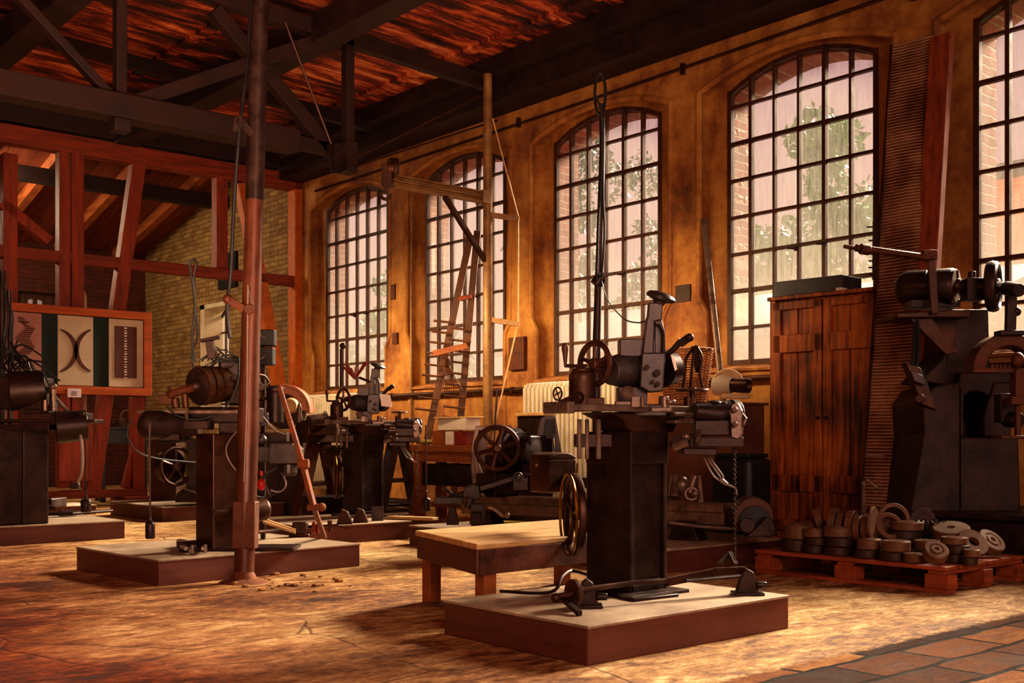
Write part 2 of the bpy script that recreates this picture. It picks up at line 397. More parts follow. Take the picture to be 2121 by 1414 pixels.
M['iron_p'] = basic('brown painted steel', '4a2a1e', '7a4a34', 3, .5, .2, .1)
M['orangewood_x'] = basic('orange frame timber along x', '8a3c10', 'c8641c', 4, .5, 0, .3, (.5, 4, 4))
M['paper_y'] = basic('ivory panel', 'b8a890', 'd4c4a8', 3, .8, 0, .02)
M['card'] = basic('white card', 'd0c4d0', 'e6dce4', 3, .8, 0, .02)
# ---------------------------------------------------------------- the hall
XW = 7.91; XG = 8.07; SILL = 1.50; SPR = 3.96; RISE = .19; GW = .755
BAYS = [5.60 + 2.307 * k for k in (-2, -1, 0, 1, 2, 3)]; YF = 13.8; YE = 19.5
def S(mb, name, mat, **k): return tag(mb.build(name, mat, **k), kind='structure')
def arch(yc, w, zs, rise, n=16):
    Rr = (w * w + rise * rise) / (2 * rise); zc = zs + rise - Rr; a = math.asin(w / Rr)
    return [(yc + Rr * math.sin(-a + 2 * a * i / n), zc + Rr * math.cos(-a + 2 * a * i / n)) for i in range(n + 1)]
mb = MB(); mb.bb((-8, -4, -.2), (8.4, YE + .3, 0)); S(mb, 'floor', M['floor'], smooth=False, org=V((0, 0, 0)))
def wall_layer(x0, x1, half_u, half_l, zs, rise, sill, ztop, ystart, yend, step=True):
    mb = MB(); dx = (x1 - x0, 0, 0)
    def poly(pts): mb.prism([(x0, y, z) for y, z in pts], dx)
    edges = [ystart] + [(BAYS[i] + BAYS[i + 1]) / 2 for i in range(len(BAYS) - 1)] + [yend]
    for i, yc in enumerate(BAYS):
        a, b = edges[i], edges[i + 1]
        for sgn, e in ((-1, a), (1, b)):
            if step: pts = [(e, 0), (yc + sgn * half_l, 0), (yc + sgn * half_l, 1.98), (yc + sgn * half_u, 2.12), (yc + sgn * half_u, zs), (e, zs)]
            else: pts = [(e, 0), (yc + sgn * half_u, 0), (yc + sgn * half_u, zs), (e, zs)]
            poly(pts)
        poly([(yc - half_l, 0), (yc + half_l, 0), (yc + half_l, sill), (yc - half_l, sill)])
        ar = arch(yc, half_u, zs, rise)
        poly([(a, zs)] + ar + [(b, zs), (b, ztop), (a, ztop)])
    return mb
S(wall_layer(XW, XG - .02, .985, .90, 3.99, .2, 1.47, 5.0, -3.5, YF), 'wall_right', M['plaster'], smooth=False, org=V((0, 0, 0)))
S(wall_layer(XG - .02, XG + .02, GW, GW, SPR, RISE, SILL, 5.0, -3.5, YF, False), 'wall_right_reveal', M['plaster'], smooth=False, org=V((0, 0, 0)))
S(wall_layer(XG + .03, XG + .33, GW + .0, GW + .0, SPR - .05, RISE, SILL - .06, 5.0, -3.5, YF, False), 'wall_outer', M['brick_o'], smooth=False, org=V((0, 0, 0)))
# windows
for wi, yc in enumerate(BAYS):
    mb = MB(); x0, x1 = XG - .03, XG + .02; Rr = (GW * GW + RISE * RISE) / (2 * RISE); zc = SPR + RISE - Rr
    top = lambda y: zc + math.sqrt(Rr * Rr - (y - yc) ** 2)
    org = V((XG, yc, SILL))
    for k in range(7):
        y = yc - GW + 2 * GW * k / 6; w = .022 if k in (0, 6) else (.017 if k in (2, 5) else .012)
        y = min(max(y, yc - GW + .02), yc + GW - .02); mb.bb((x0, y - w, SILL), (x1, y + w, top(y) + .01))
    for k in range(8):
        z = SILL + .332 * k; w = .022 if k in (0,) else (.017 if k in (2, 6) else .012); z = max(z, SILL + .02)
        mb.bb((x0 + .006, yc - GW, z - w), (x1 - .006, yc + GW, z + w))
    ap = arch(yc, GW - .012, SPR - .012, RISE, 16)
    for (a, b), (c, d) in zip(ap, ap[1:]): mb.bar((XG, a, b), (XG, c, d), .05, .04)
    win = S(mb, 'window_%d' % (wi + 1), M['oldwood'] if 0 else M['frame_w'], smooth=False, org=org)
    g = MB(); gp = [(XG + .004, yc - GW, SILL), (XG + .004, yc + GW, SILL)] + [(XG + .004, a, b) for a, b in reversed(arch(yc, GW, SPR, RISE))]; g.add(gp, [tuple(range(len(gp)))])
    g.build('glass', M['glass'], win, smooth=False)
    h = MB()
    for (yy, zz) in ((yc + .02, SILL + .332 * 2.9), (yc - .27, SILL + .332 * 2.9)): h.cyl((XG - .05, yy, zz), (XG - .05, yy + .07, zz + .01), .009, n=8); h.bb((XG - .05, yy - .01, zz - .02), (XG - .02, yy + .01, zz + .02))
    h.build('latch', M['iron'], win)
    s = MB(); s.prism([(XG - .02, yc - .9, SILL), (XG - .02, yc - .9, SILL - .05), (XW - .03, yc - .9, SILL - .07), (XW - .03, yc - .9, SILL - .045)], (0, 1.8, 0))
    s.build('sill', M['plaster'], win, smooth=False)
# pipe runs along the wall
mb = MB(); mb.tube([(XW - .07, 2.0, 1.36), (XW - .07, 13.5, 1.36)], .025)
for y in (4.5, 6.8, 9.1, 11.4): mb.bb((XW - .1, y - .02, 1.33), (XW-.001, y + .02, 1.39))
tag(mb.build('heating_pipe', M['steel_d'] if 0 else M['iron_b']), 'long thin heating pipe running along the wall below the windows', 'pipe')
mb = MB(); mb.tube(sag((7.88, 3.0, 4.32), (7.88, 13.3, 4.22), .03, 20), .014, 6)
for y in (4.45, 6.75, 9.06, 11.36): mb.bb((7.865, y - .015, 4.2), (7.909, y + .015, 4.3))
tag(mb.build('wall_conduit', M['iron_b']), 'thin conduit strung along the wall above the window arches', 'pipe')
# wall plate and roof
ZR = lambda x: 4.80 + .041 * (7.5 - x)
mb = MB(); mb.bb((7.55, -3.5, 4.40), (7.93, YF, 4.66)); S(mb, 'beam_wall_plate', M['darkwood'], smooth=False, bevel=.01)
mb = MB(); mb.bb((7.35, -3.5, 4.62), (7.60, YF, 4.80)); S(mb, 'beam_eaves', M['darkwood'], smooth=False)
mb = MB(); mb.prism([(8.4, -4, ZR(8.4)), (-8, -4, ZR(-8)), (-8, -4, ZR(-8) + .1), (8.4, -4, ZR(8.4) + .1)], (0, YF + 4.1, 0)); S(mb, 'ceiling', M['ceil'], smooth=False, org=V((0, 0, 0)))
for x in (2.6, 4.9, 7.08, .4):
    mb = MB(); z = ZR(x); mb.prism([(x - .06, -3, z - .035), (x + .06, -3, z - .035), (x + .06, -3, z + .02), (x - .06, -3, z + .02)], (0, YF + 3, 0)); S(mb, 'ceiling_batten', M['ceil'], smooth=False, org=V((0, 0, 0)))
for x in (5.42, 3.28, 1.1):
    mb = MB(); mb.bb((x - .13, -3.4, 4.5), (x + .13, YF + .1, 4.76)); S(mb, 'beam_purlin', M['darkwood'], smooth=False, bevel=.01)
# roof truss at Y = 9.05
YT = 9.05
tr = thing('roof_truss', (5.5, YT, 3.45), 'dark timber roof truss with hanging posts and slanting braces across the hall', 'truss')
mb = MB(); mb.prism([(7.5, YT - .05, 4.50), (-6, YT - .05, 4.50 + .041 * 13.5), (-6, YT - .05, 4.65 + .041 * 13.5), (7.5, YT - .05, 4.65)], (0, .1, 0)); mb.build('top_chord', M['darkwood'], tr, smooth=False)
mb = MB(); mb.bb((-6, YT - .11, 3.46), (5.15, YT + .11, 3.66)); mb.bb((5.1, YT - .05, 3.50), (5.75, YT + .05, 3.62)); mb.build('bottom_chord', M['darkwood'], tr, bevel=.01, smooth=False)
for x in (3.52, 5.72, 1.2):
    mb = MB(); mb.bb((x - .045, YT - .05, 3.62), (x + .045, YT + .05, 4.72)); mb.bb((x - .07, YT - .07, 3.36), (x + .07, YT + .07, 3.66)); mb.build('hanging_post', M['darkwood'], tr, smooth=False, bevel=.008)
for a, b, w in (((2.55, 4.42), (3.42, 3.66), .07), ((3.62, 3.62), (5.4, 4.56), .11), ((4.35, 4.58), (5.55, 3.52), .13), ((1.3, 3.7), (2.5, 4.5), .1)):
    mb = MB(); mb.bar((a[0], YT, a[1]), (b[0], YT, b[1]), .1, w); mb.build('brace', M['darkwood'], tr, smooth=False, bevel=.006)
for a, b in (((5.0, 4.6), (5.52, 3.5)), ((5.75, 3.5), (7.45, 4.50)), ((5.75, 3.42), (7.5, 4.18))):
    mb = MB(); mb.tube([(a[0], YT - .09, a[1]), (b[0], YT - .09, b[1])], .012, 6); mb.build('tie_rod', M['iron_b'], tr)
mb = MB(); mb.prism([(5.42, YT - .13, 3.56), (5.62, YT - .13, 3.62), (5.60, YT - .13, 3.34), (5.47, YT - .13, 3.30)], (0, .03, 0)); mb.torus((5.55, YT - .1, 3.42), AY, .09, .014, 24, 6); mb.build('iron_shoe', M['iron'], tr)
# second truss nearer the far end
t2 = thing('rafter_beam', (5.5, 11.36, 4.5), 'plain dark rafter beam crossing the roof behind the braced truss', 'beam')
mb = MB(); mb.prism([(7.5, 11.3, 4.56), (-6, 11.3, 4.56 + .041 * 13.5), (-6, 11.3, 4.7 + .041 * 13.5), (7.5, 11.3, 4.7)], (0, .1, 0)); mb.build('rafter', M['darkwood'], t2, smooth=False)
# ---------------------------------------------------------------- timber frame between the halls, Y = 13.8
fr = thing('timber_frame', (5, YF, 0), 'open red timber frame of posts, rails and braces at the far end of the hall', 'timber frame')
def fbar(name, a, b, w, d=.16, mat='redwood', y=YF):
    mb = MB(); p0 = onY(a[0], a[1], y); p1 = onY(b[0], b[1], y); mb.bar(p0, p1, d, w, up=AX if abs((p1 - p0).z) > abs((p1 - p0).x) else AZ)
    if abs((p1 - p0).z) > abs((p1 - p0).x): mb = MB(); mb.bar(p0, p1, w, d, up=AY)
    return mb.build(name, M[mat], fr, bevel=.008, smooth=False)
mb = MB(); mb.bb((-3, YF - .1, 4.30), (8.0, YF + .1, 4.52)); mb.build('top_beam', M['redwood_x'], fr, bevel=.01, smooth=False)
mb = MB(); mb.bb((-3, YF - .11, 4.55), (8.0, YF + .09, 4.86)); mb.build('head_beam', M['darkwood'], fr, bevel=.01, smooth=False)
mb = MB(); mb.bb((-3, YF - .07, 2.96), (7.95, YF + .07, 3.10)); mb.build('rail', M['redwood_x'], fr, bevel=.01, smooth=False)
fbar('post', (130, 1010), (130, 300), .13); fbar('post', (157, 1010), (157, 300), .15)
fbar('post', (455, 556), (455, 360), .16)
fbar('post', (616, 1040), (616, 372), .19, .2, 'orangewood'); fbar('post', (283, 1035), (283, 822), .15)
fbar('brace', (188, 1030), (286, 330), .17); fbar('brace', (578, 800), (500, 380), .17, .14, 'orangewood')
fbar('brace', (0, 420), (100, 500), .12); fbar('brace', (258, 1010), (292, 880), .09, .08)
fbar('post', (18, 1010), (18, 320), .16)
mb = MB(); a = onY(60, 1018, YF).x; b = onY(300, 1018, YF).x; mb.bb((a, YF - .1, .10), (b, YF + .1, .2)); mb.bb((b - .35, YF - .25, 0), (b, YF + .25, .11)); mb.bb((a, YF - .2, 0), (a + .35, YF + .2, .11)); mb.build('sill_beam', M['redwood_x'], fr, bevel=.008, smooth=False)
mb = MB(); a = onY(120, 900, YF - .12); b = onY(190, 1000, YF - .12); mb.bb((a.x, YF - .16, .32), (b.x, YF - .1, 1.02)); mb.build('plank_panel', M['orangewood'] if 0 else M['redwood'], fr, bevel=.004, smooth=False)
# far room
mb = MB(); WY0, WY1 = onX(467, 700, 8.05).y, onX(422, 700, 8.05).y
mb.bb((8.05, YF, 0), (8.45, WY0 - .12, 5.9)); mb.bb((8.05, WY1 + .15, 0), (8.45, YE, 5.9)); mb.bb((8.05, WY0 - .12, 3.02), (8.45, WY1 + .15, 5.9)); mb.bb((8.05, WY0 - .12, 0), (8.45, WY1 + .15, 1.0))
S(mb, 'wall_right_far', M['brick_y'], smooth=False, org=V((0, 0, 0)))
mb = MB(); yc = (WY0 + WY1) / 2 + .05; hw = (WY1 - WY0) / 2
for k in range(5): y = yc - hw + hw * k / 2; mb.bb((8.36, y - .015, 1.0), (8.4, y + .015, 2.85 + .12 * (1 - ((y - yc) / hw) ** 2)))
for z in (1.02, 1.4, 1.8, 2.2, 2.58): mb.bb((8.365, yc - hw, z - .014), (8.395, yc + hw, z + .014))
ap = arch(yc, hw, 2.82, .14, 8)
for (a, b), (c, d) in zip(ap, ap[1:]): mb.bar((8.38, a, b), (8.38, c, d), .04, .04)
fw = S(mb, 'window_7', M['frame_w'], smooth=False, org=V((8.38, yc, 1)))
g = MB(); g.prism([(8.38, yc - hw, 1), (8.38, yc + hw, 1)] + [(8.38, a, b) for a, b in reversed(ap)], (.004, 0, 0)); g.build('glass', M['glass'], fw, smooth=False)
rv = MB(); rv.bb((8.06, WY1 + .0, .95), (8.44, WY1 + .16, 3.04)); rv.bb((8.06, WY0 - .12, 2.95), (8.44, WY1 + .16, 3.05)); rv.build('reveal', M['plasterw'], fw, smooth=False)
mb = MB(); xa, xb = onY(38, 620, YE).x, onY(116, 620, YE).x
mb.bb((-8, YE, 0), (xa, YE + .3, 4.4)); mb.bb((xb, YE, 0), (8.45, YE + .3, 4.4)); mb.bb((xa, YE, 3.3), (xb, YE + .3, 4.4)); mb.bb((xa, YE, 0), (xb, YE + .3, 1.4))
S(mb, 'wall_back', M['brick_r'], smooth=False, org=V((0, 0, 0)))
mb = MB(); xc = (xa + xb) / 2; hw2 = (xb - xa) / 2
ap = arch(xc, hw2, 2.95, .25, 10)
mb.prism([(xa, YE + .1, 3.4), (xa, YE + .1, 2.95)] + [(a, YE + .1, b) for a, b in ap] + [(xb, YE + .1, 3.4)], (0, .06, 0))
for k in range(5): x = xa + (xb - xa) * k / 4; mb.bb((x - .03, YE + .1, 1.4), (x + .03, YE + .16, 3.25))
mb.bb((xa, YE + .1, 2.2), (xb, YE + .16, 2.26))
w7 = S(mb, 'window_8', M['frame_w'], smooth=False); g = MB(); g.bb((xa, YE + .12, 1.4), (xb, YE + .125, 3.3)); g.build('glass', M['glass'], w7, smooth=False)
RZ = lambda y: 4.15 + .23 * (YE - y)
mb = MB(); mb.prism([(8.6, YE + .4, RZ(YE + .4)), (8.6, YF - .1, RZ(YF - .1)), (8.6, YF - .1, RZ(YF - .1) + .1), (8.6, YE + .4, RZ(YE + .4) + .1)], (-16, 0, 0)); S(mb, 'ceiling_far', M['ceil_far'], smooth=False, org=V((0, 0, 0)))
for i, x in enumerate((2.2, 3.3, 4.35, 5.4, 6.5, 7.5)):
    mb = MB(); mb.bar((x, YE, RZ(YE) - .09), (x, YF + .1, RZ(YF) - .11), .12, .17); S(mb, 'beam_far_rafter', M['redwood_f'], smooth=False)
mb = MB(); mb.bb((-6, 16.2, 4.45), (8.3, 16.4, 4.65)); S(mb, 'beam_far_tie', M['darkwood'], smooth=False)
# left and rear walls of the hall (behind the viewpoint)
mb = MB(); mb.bb((-8.2, -4, 0), (-8, YE, 5.6)); S(mb, 'wall_left', M['plaster'], smooth=False)
# ---------------------------------------------------------------- outside
mb = MB(); mb.bb((8.45, -30, -.5), (90, 90, -.3)); S(mb, 'ground_outside', M['grass'], smooth=False)
def tree(name, px, d, ztop, rad, label, mat, n=2600, zb=1.2, ls=.10, group='trees outside the windows'):
    b = P(px, 905, d); b.z = -.3; t = thing(name, b, label, 'tree', group); rn = random.Random(int(px * 7 + d))
    mb = MB(); mb.tube([b, b + V((.1, 0, 1.6)), b + V((-.05, .1, zb + (ztop - zb) * .6))], [.16, .12, .04], 8)
    for k in range(6):
        q = b + V((0, 0, zb + k * .25)); a = rn.uniform(0, 6.28); mb.tube([q, q + V((math.cos(a) * rad * .6, math.sin(a) * rad * .6, rad * .4))], [.05, .015], 5)
    mb.build('trunk', M['bark'], t)
    mb = MB(); cz = (zb + ztop) / 2; hz = (ztop - zb) / 2; cl = []
    for k in range(26):
        a = rn.uniform(0, 6.28); r = rn.uniform(.1, .85); z = rn.uniform(-.8, .85); f = math.sqrt(max(.05, 1 - z * z)) * (1 - .2 * (z > .3))
        cl.append((b + V((math.cos(a) * rad * r * f, math.sin(a) * rad * r * f, cz + .3 + z * hz)), rn.uniform(.22, .5) * rad * .8))
    for k in range(int(n * 1.7)):
        c, cr = rn.choice(cl); dv = V((rn.gauss(0, 1), rn.gauss(0, 1), rn.gauss(0, .8))); dv = dv.normalized() * cr * rn.uniform(.5, 1.0)
        p = c + dv; u = V((rn.gauss(0, 1), rn.gauss(0, 1), rn.gauss(0, 1))).normalized(); w = u.cross(V((rn.gauss(0, 1), rn.gauss(0, 1), rn.gauss(0, 1)))).normalized()
        s_ = ls * rn.uniform(.6, 1.2); mb.add([p - u * s_, p + w * s_ * .5, p + u * s_, p - w * s_ * .5], [(0, 1, 2, 3)])
    mb.build('foliage', M[mat], t, smooth=False)
tree('broadleaf_tree', 1712, 20, 7.0, 1.5, 'leafy green tree filling the upper middle of the window beside the cabinet', 'leaf', 3600)
tree('broadleaf_tree', 1580, 25, 5.9, 1.3, 'smaller bright green tree left of the tall leafy tree outside', 'leaf', 1800)
tree('conifer_tree', 1205, 26, 8.2, 1.7, 'grey green tree seen through left half of the third window', 'leaf_d', 2000)
tree('conifer_tree', 1370, 30, 8.6, 1.9, 'dark tree at right edge of the third window from the corner', 'leaf_d', 2000)
tree('broadleaf_tree', 805, 27, 5.0, 1.1, 'small bright tree outside the window nearest the corner', 'leaf', 1200)
for i, (px, d, zt) in enumerate(((1290, 24, 3.4), (1535, 26, 5.0), (1700, 24, 4.6), (930, 27, 3.0), (720, 28, 3.0))):
    tree('garden_shrub', px, d, zt, 1.7, 'low hedge shrub outside, ' + ('below the dark trees of the third window', 'at lower left of the fourth window', 'under the tall leafy tree', 'behind the window with the leaning rack', 'behind the window nearest the corner')[i], 'leaf_d', 1500, .2, .14, 'shrubs outside the windows')
sh = thing('shed', (11.4, 8.4, -.3), 'low shed with pale slate roof outside below the trees', 'shed')
mb = MB(); mb.bb((10.6, 5.6, -.3), (12.4, 12.2, 2.0)); mb.build('wall', M['brick_p'], sh, smooth=False)
mb = MB(); mb.prism([(10.3, 5.4, 2.0), (12.7, 5.4, 2.75), (12.7, 5.4, 2.83), (10.3, 5.4, 2.08)], (0, 7.0, 0)); mb.build('roof', M['slate'], sh, smooth=False)
nb = thing('brick_house', P(2140, 905, 17), 'pink brick building seen through the rightmost window', 'building')
b = P(2150, 905, 16)
mb = MB(); b.z = 0; mb.box(b + V((2.2, -1, 2.2)), (4, 5, 5.0)); mb.build('wall', M['brick_p'], nb, smooth=False)
mb = MB(); mb.box(b + V((2.2, -1, 4.8)), (4.4, 5.4, .2)); mb.build('roof', M['slate'], nb, smooth=False)
# ---------------------------------------------------------------- plinths, tables, poles
PZ = .147
def plinth(a, b, label, rz=0.0, h=PZ):
    c = V(((a[0] + b[0]) / 2, (a[1] + b[1]) / 2, 0)); t = thing('plinth', c, label, 'plinth', 'machine plinths')
    sx, sy = b[0] - a[0], b[1] - a[1]
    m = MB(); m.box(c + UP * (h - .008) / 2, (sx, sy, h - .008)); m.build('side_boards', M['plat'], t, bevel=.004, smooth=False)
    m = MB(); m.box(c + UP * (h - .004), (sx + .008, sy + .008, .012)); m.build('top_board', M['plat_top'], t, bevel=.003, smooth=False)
    t.rotation_euler = (0, 0, rz); return t
plinth((2.90, 2.94), (4.15, 3.82), 'low brown plinth nearest the viewer, under the tall tool grinder')
B_RZ = .07
plinth((2.56, 6.16), (3.98, 7.26), 'brown plinth under the belt driven grinder, behind the leaning iron pole', B_RZ)
plinth((4.45, 7.62), (5.44, 8.75), 'brown plinth under the grinder with paper tag in mid room')
plinth((5.15, 4.62), (6.45, 7.24), 'long brown plinth under the lathe')
plinth((4.60, 10.72), (5.97, 12.1), 'far plinth with small pulley machine, behind the belt driven grinder')
plinth((2.1, 9.20), (3.62, 10.3), 'brown plinth under the dark machine at left edge')
plinth((3.55, 12.3), (4.52, 12.95), 'small low plinth in front of the red timber frame', 0, .10)
# low work table
N_, L_, FR, NR = V((3.13, 3.88, 0)), V((3.35, 4.66, 0)), V((4.50, 4.74, 0)), V((4.36, 3.92, 0)); TZ = .37
tt = thing('low_work_table', (3.8, 4.3, 0), 'low battered wooden work table between the nearest plinth and the lathe', 'table')
m = MB(); m.prism([p + UP * (TZ - .028) for p in (N_, L_, FR, NR)], (0, 0, .028)); m.build('tabletop', M['tabletop'], tt, bevel=.006, smooth=False)
ce = (N_ + L_ + FR + NR) / 4; ins = [p.lerp(ce, .035) for p in (N_, L_, FR, NR)]
m = MB()
for a, b in zip(ins, ins[1:] + ins[:1]): m.bar(a + UP * (TZ - .085), b + UP * (TZ - .085), .025, .115)
m.build('apron', M['darkold'], tt, bevel=.004, smooth=False)
for p in [q.lerp(ce, .14) for q in (N_, L_, FR, NR)]:
    m = MB(); m.bb((p.x - .036, p.y - .036, 0), (p.x + .036, p.y + .036, TZ - .03)); m.build('leg', M['benchwood'], tt, bevel=.006, smooth=False)
# leaning iron pole
b0 = G(505, 1205); b1 = P(541, -80, dep(b0) + .15); ax_ = (b1 - b0).normalized()
po = thing('iron_pole', b0, 'rusty red iron pole rising from floor to roof left of centre, leaning slightly right', 'pole')
at_ = lambda py: b0 + ax_ * ((1205 - py) / 1285.0 * (b1 - b0).length)
m = MB(); m.tube([b0, at_(1040), at_(850)], [.058, .062, .064], 20); m.build('lower_pipe', M['pole'], po)
m = MB(); m.tube([at_(850), at_(640), at_(420)], [.058, .056, .054], 20); m.build('pipe', M['pole'], po)
m = MB(); m.tube([at_(422), at_(200), b1 + ax_ * 1.0], [.055, .053, .05], 20); m.build('upper_pipe', M['iron'], po)
m = MB(); m.bar(at_(1138), at_(1040), .135, .12, up=FW); m.build('collar', M['iron_r'], po, bevel=.01)
m = MB(); m.lathe(b0 + UP * -.005, AZ, [(.16, 0), (.12, .018), (.075, .03), (.056, .07)], 20); m.build('base_flange', M['rust'], po)
c = at_(650); m = MB(); m.bar(c - RT * .03 - FW * .04, c - RT * .125 + UP * .06 - FW * .04, .03, .045); m.ball(c - RT * .13 + UP * .062 - FW * .04, .03); m.cyl(c - FW * .03, c - FW * .075 , .03, n=12); m.build('bracket', M['iron_r'], po, bevel=.004)
c = at_(290); m = MB(); m.bar(c - RT * .01 - FW * .05, c - RT * .10 + UP * .1 - FW * .05, .02, .04); m.bar(c - RT * .10 + UP * .1 - FW * .05, c - RT * .11 + UP * .02 - FW * .05, .02, .03); m.build('bracket', M['iron'], po)
m = MB(); m.tube([at_(640) + RT * .02 - FW * .06, at_(600) - RT * .01 - FW * .06, at_(860) + RT * .005 - FW * .064, at_(1000) + RT * .0 - FW * .065], .005, 6); m.build('wire', M['cable'], po)
m = MB()
rn = random.Random(3)
for k in range(26):
    a = rn.uniform(0, 6.28); r = rn.uniform(.12, .55); q = b0 + V((math.cos(a) * r * .6, math.sin(a) * r, 0)) + RT * .22; s_ = rn.uniform(.008, .026); m.ball(q + UP * s_ * .3, s_, (1.3, 1, .5), 6, 4)
tag(m.build('rubble', M['floor_dirt'], None), 'crumbled dirt heaped on the floor at the foot of the iron pole', 'rubble', kind='stuff')
# cables hanging from the roof to the left of the pole
p0 = P(528, -260, 6.9)
m = MB(); m.tube(spline([p0, P(515, 90, 6.9), P(497, 260, 6.85), P(485, 420, 6.85), P(478, 560, 6.85), P(470, 640, 6.85), P(476, 700, 6.85)]), .012, 8)
tag(m.build('hanging_cable', M['black']), 'black cable hanging from the roof just left of the iron pole', 'cable')
# ---------------------------------------------------------------- tool grinder (nearest machine), then its twin further back
gb = V((3.71, 3.51, PZ))
ga = thing('tool_grinder', gb, 'dark tool grinder on the nearest plinth, with mushroom handle and spoked handwheel', 'machine', 'twin tool grinders')
I, IB, IG, ST, SD = M['iron'], M['iron_b'], M['iron_g'], M['steel'], M['steel_d']
x0, x1, y0, y1 = 3.59, 3.83, 3.37, 3.65
m = MB(); m.bb((x0, y0 + .02, PZ + .015), (x1, y1, .735)); m.bb((x0, y0, PZ + .015), (x0 + .022, y0 + .03, .735)); m.bb((x1 - .022, y0, PZ + .015), (x1, y0 + .03, .735)); m.bb((x0, y0, PZ + .015), (x1, y0 + .03, PZ + .05)); m.bb((x0 - .004, y0 - .004, .73), (x1 + .004, y1, .875))
m.build('column', I, ga, bevel=.006, smooth=False)
m = MB(); m.bb((x0 - .09, y0 - .09, PZ), (x1 + .05, y1 + .05, PZ + .018)); m.build('base_plate', I, ga, bevel=.004, smooth=False)
# knee and table
Xd = V((math.cos(-.08), math.sin(-.08), 0)); Yd = V((-Xd.y, Xd.x, 0)); tb = (Xd, Yd, UP)
tc = V((3.72, 3.44, 0))
m = MB(); m.prism([tc + Yd * -.07 + Xd * a + UP * z for a, z in ((-.25, .96), (.2, .96), (.15, .87), (-.10, .86), (-.16, .925))], Yd * .2); m.build('knee', IB, ga, bevel=.01, smooth=False)
m = MB(); m.box(tc + Xd * .0 + Yd * -.03 + UP * .980, (1.02, .15, .024), ax=tb); m.box(tc + Xd * .0 + Yd * -.10 + UP * .976, (1.0, .012, .03), ax=tb); m.box(tc + Xd * -.49 + Yd * -.03 + UP * .975, (.04, .17, .05), ax=tb); m.build('table', SD, ga, bevel=.004, smooth=False)
m = MB(); m.box(tc + Xd * .28 + Yd * -.13 + UP * .945, (.34, .10, .02), ax=tb); m.box(tc + Xd * .22 + Yd * -.16 + UP * .918, (.36, .06, .016), ax=tb); m.tube([tc + Xd * .05 + Yd * -.17 + UP * .95, tc + Xd * .25 + Yd * -.18 + UP * .955], .012); m.build('tool_rest', SD, ga, bevel=.004, smooth=False)
# head casting
hc = P(1315, 770, 5.0)
m = MB(); m.cyl(P(1262, 768, 4.95), P(1300, 766, 5.02), .062, .085, 24); m.cyl(P(1300, 766, 5.02), P(1376, 764, 5.14), .088, .088, 24); m.box(P(1318, 722, 5.02), (.16, .12, .08), ax=(RT, FW, UP)); m.box(P(1308, 820, 5.02), (.13, .12, .08), ax=(RT, FW, UP)); m.box(P(1330, 850, 5.0), (.2, .14, .05), ax=(RT, FW, UP))
for px in (1291, 1303, 1322, 1330): m.ball(P(px, 708, 4.98), .017, (1, 1, .9), 10, 6)
m.build('head', IG, ga, bevel=.006)
m = MB(); m.cyl(P(1376, 764, 5.0), P(1394, 763, 5.03), .077, .072, 28); m.cyl(P(1394, 763, 5.03), P(1399, 763, 5.04), .03, n=14); m.build('wheel_guard', I, ga)
m = MB(); m.prism([P(1389, 734, 4.92), P(1395, 736, 4.92), P(1403, 764, 4.92), P(1398, 768, 4.92)], FW * .004); m.build('sparks_plate', ST, ga, smooth=False)
# slanting arm with opening and mushroom handle
def arm_poly(pts, d, th): return [P(x, y, d) for x, y in pts], FW * th
m = MB(); A_ = lambda pts, d, th: m.prism(*arm_poly(pts, d, th))
A_([(1344, 626), (1374, 626), (1371, 662), (1347, 668), (1341, 660)], 4.93, .05)
A_([(1340, 655), (1356, 664), (1354, 738), (1330, 738)], 4.93, .055); A_([(1356, 664), (1371, 662), (1378, 688), (1378, 735), (1372, 735), (1373, 690), (1366, 672), (1357, 672)], 4.93, .055)
A_([(1330, 730), (1379, 730), (1374, 810), (1345, 812), (1325, 800)], 4.91, .09); A_([(1356, 668), (1374, 668), (1374, 733), (1354, 733)], 4.965, .012)
arm_ = m.build('arm', IG, ga, bevel=.011)
m = MB(); hx = (UP * .95 + RT * .3 - FW * .12).normalized(); m.lathe(P(1366, 624, 4.95), hx, [(.02, -.02), (.03, 0), (.064, .01), (.068, .022), (.058, .034), (.03, .042), (.005, .044)], 28); m.build('mushroom_handle', IG, arm_)
m = MB()
for px, py, r in ((1361, 772, .017), (1352, 790, .009), (1362, 795, .012), (1340, 760, .012)): m.cyl(P(px, py, 4.92), P(px, py, 4.88), r, r * .8, 12)
m.build('bolt', I, arm_)
m = MB(); m.tube([P(1376, 740, 5.0), P(1396, 722, 4.97), P(1412, 705, 4.95)], [.012, .014, .016]); m.bar(P(1408, 712, 4.95), P(1430, 697, 4.93), .03, .03); m.ball(P(1428, 699, 4.93), .02); m.build('clamp_lever', I, ga)
# spoked handwheel, crank, tailstock block
m = MB(); wx = -AX; m.wheel(P(1232, 753, 4.9), wx, .092, .0135, 5, .025, .009); m.cyl(P(1232, 753, 4.9), P(1270, 755, 5.0), .018); hwl = m.build('handwheel', IB, ga)
m = MB(); m.tube([P(1214, 757, 4.87), P(1190, 758, 4.84), P(1170, 757, 4.82)], .008); m.lathe(P(1171, 758, 4.82), UP - RT * .02, [(.006, 0), (.008, .02), (.011, .05), (.015, .075), (.013, .092), (.005, .1)], 14); m.build('crank_handle', IB, hwl)
m = MB(); m.lathe(P(1205, 850, 4.9), UP, [(.056, 0), (.057, .13), (.058, .15), (.05, .168), (.042, .172), (.042, .185), (.012, .19)], 24); m.box(P(1215, 838, 4.9), (.15, .1, .06), ax=(RT, FW, UP)); m.cyl(P(1193, 826, 4.8), P(1200, 822, 4.84), .022, .026, 16); m.build('tailstock', IB, ga, bevel=.004)
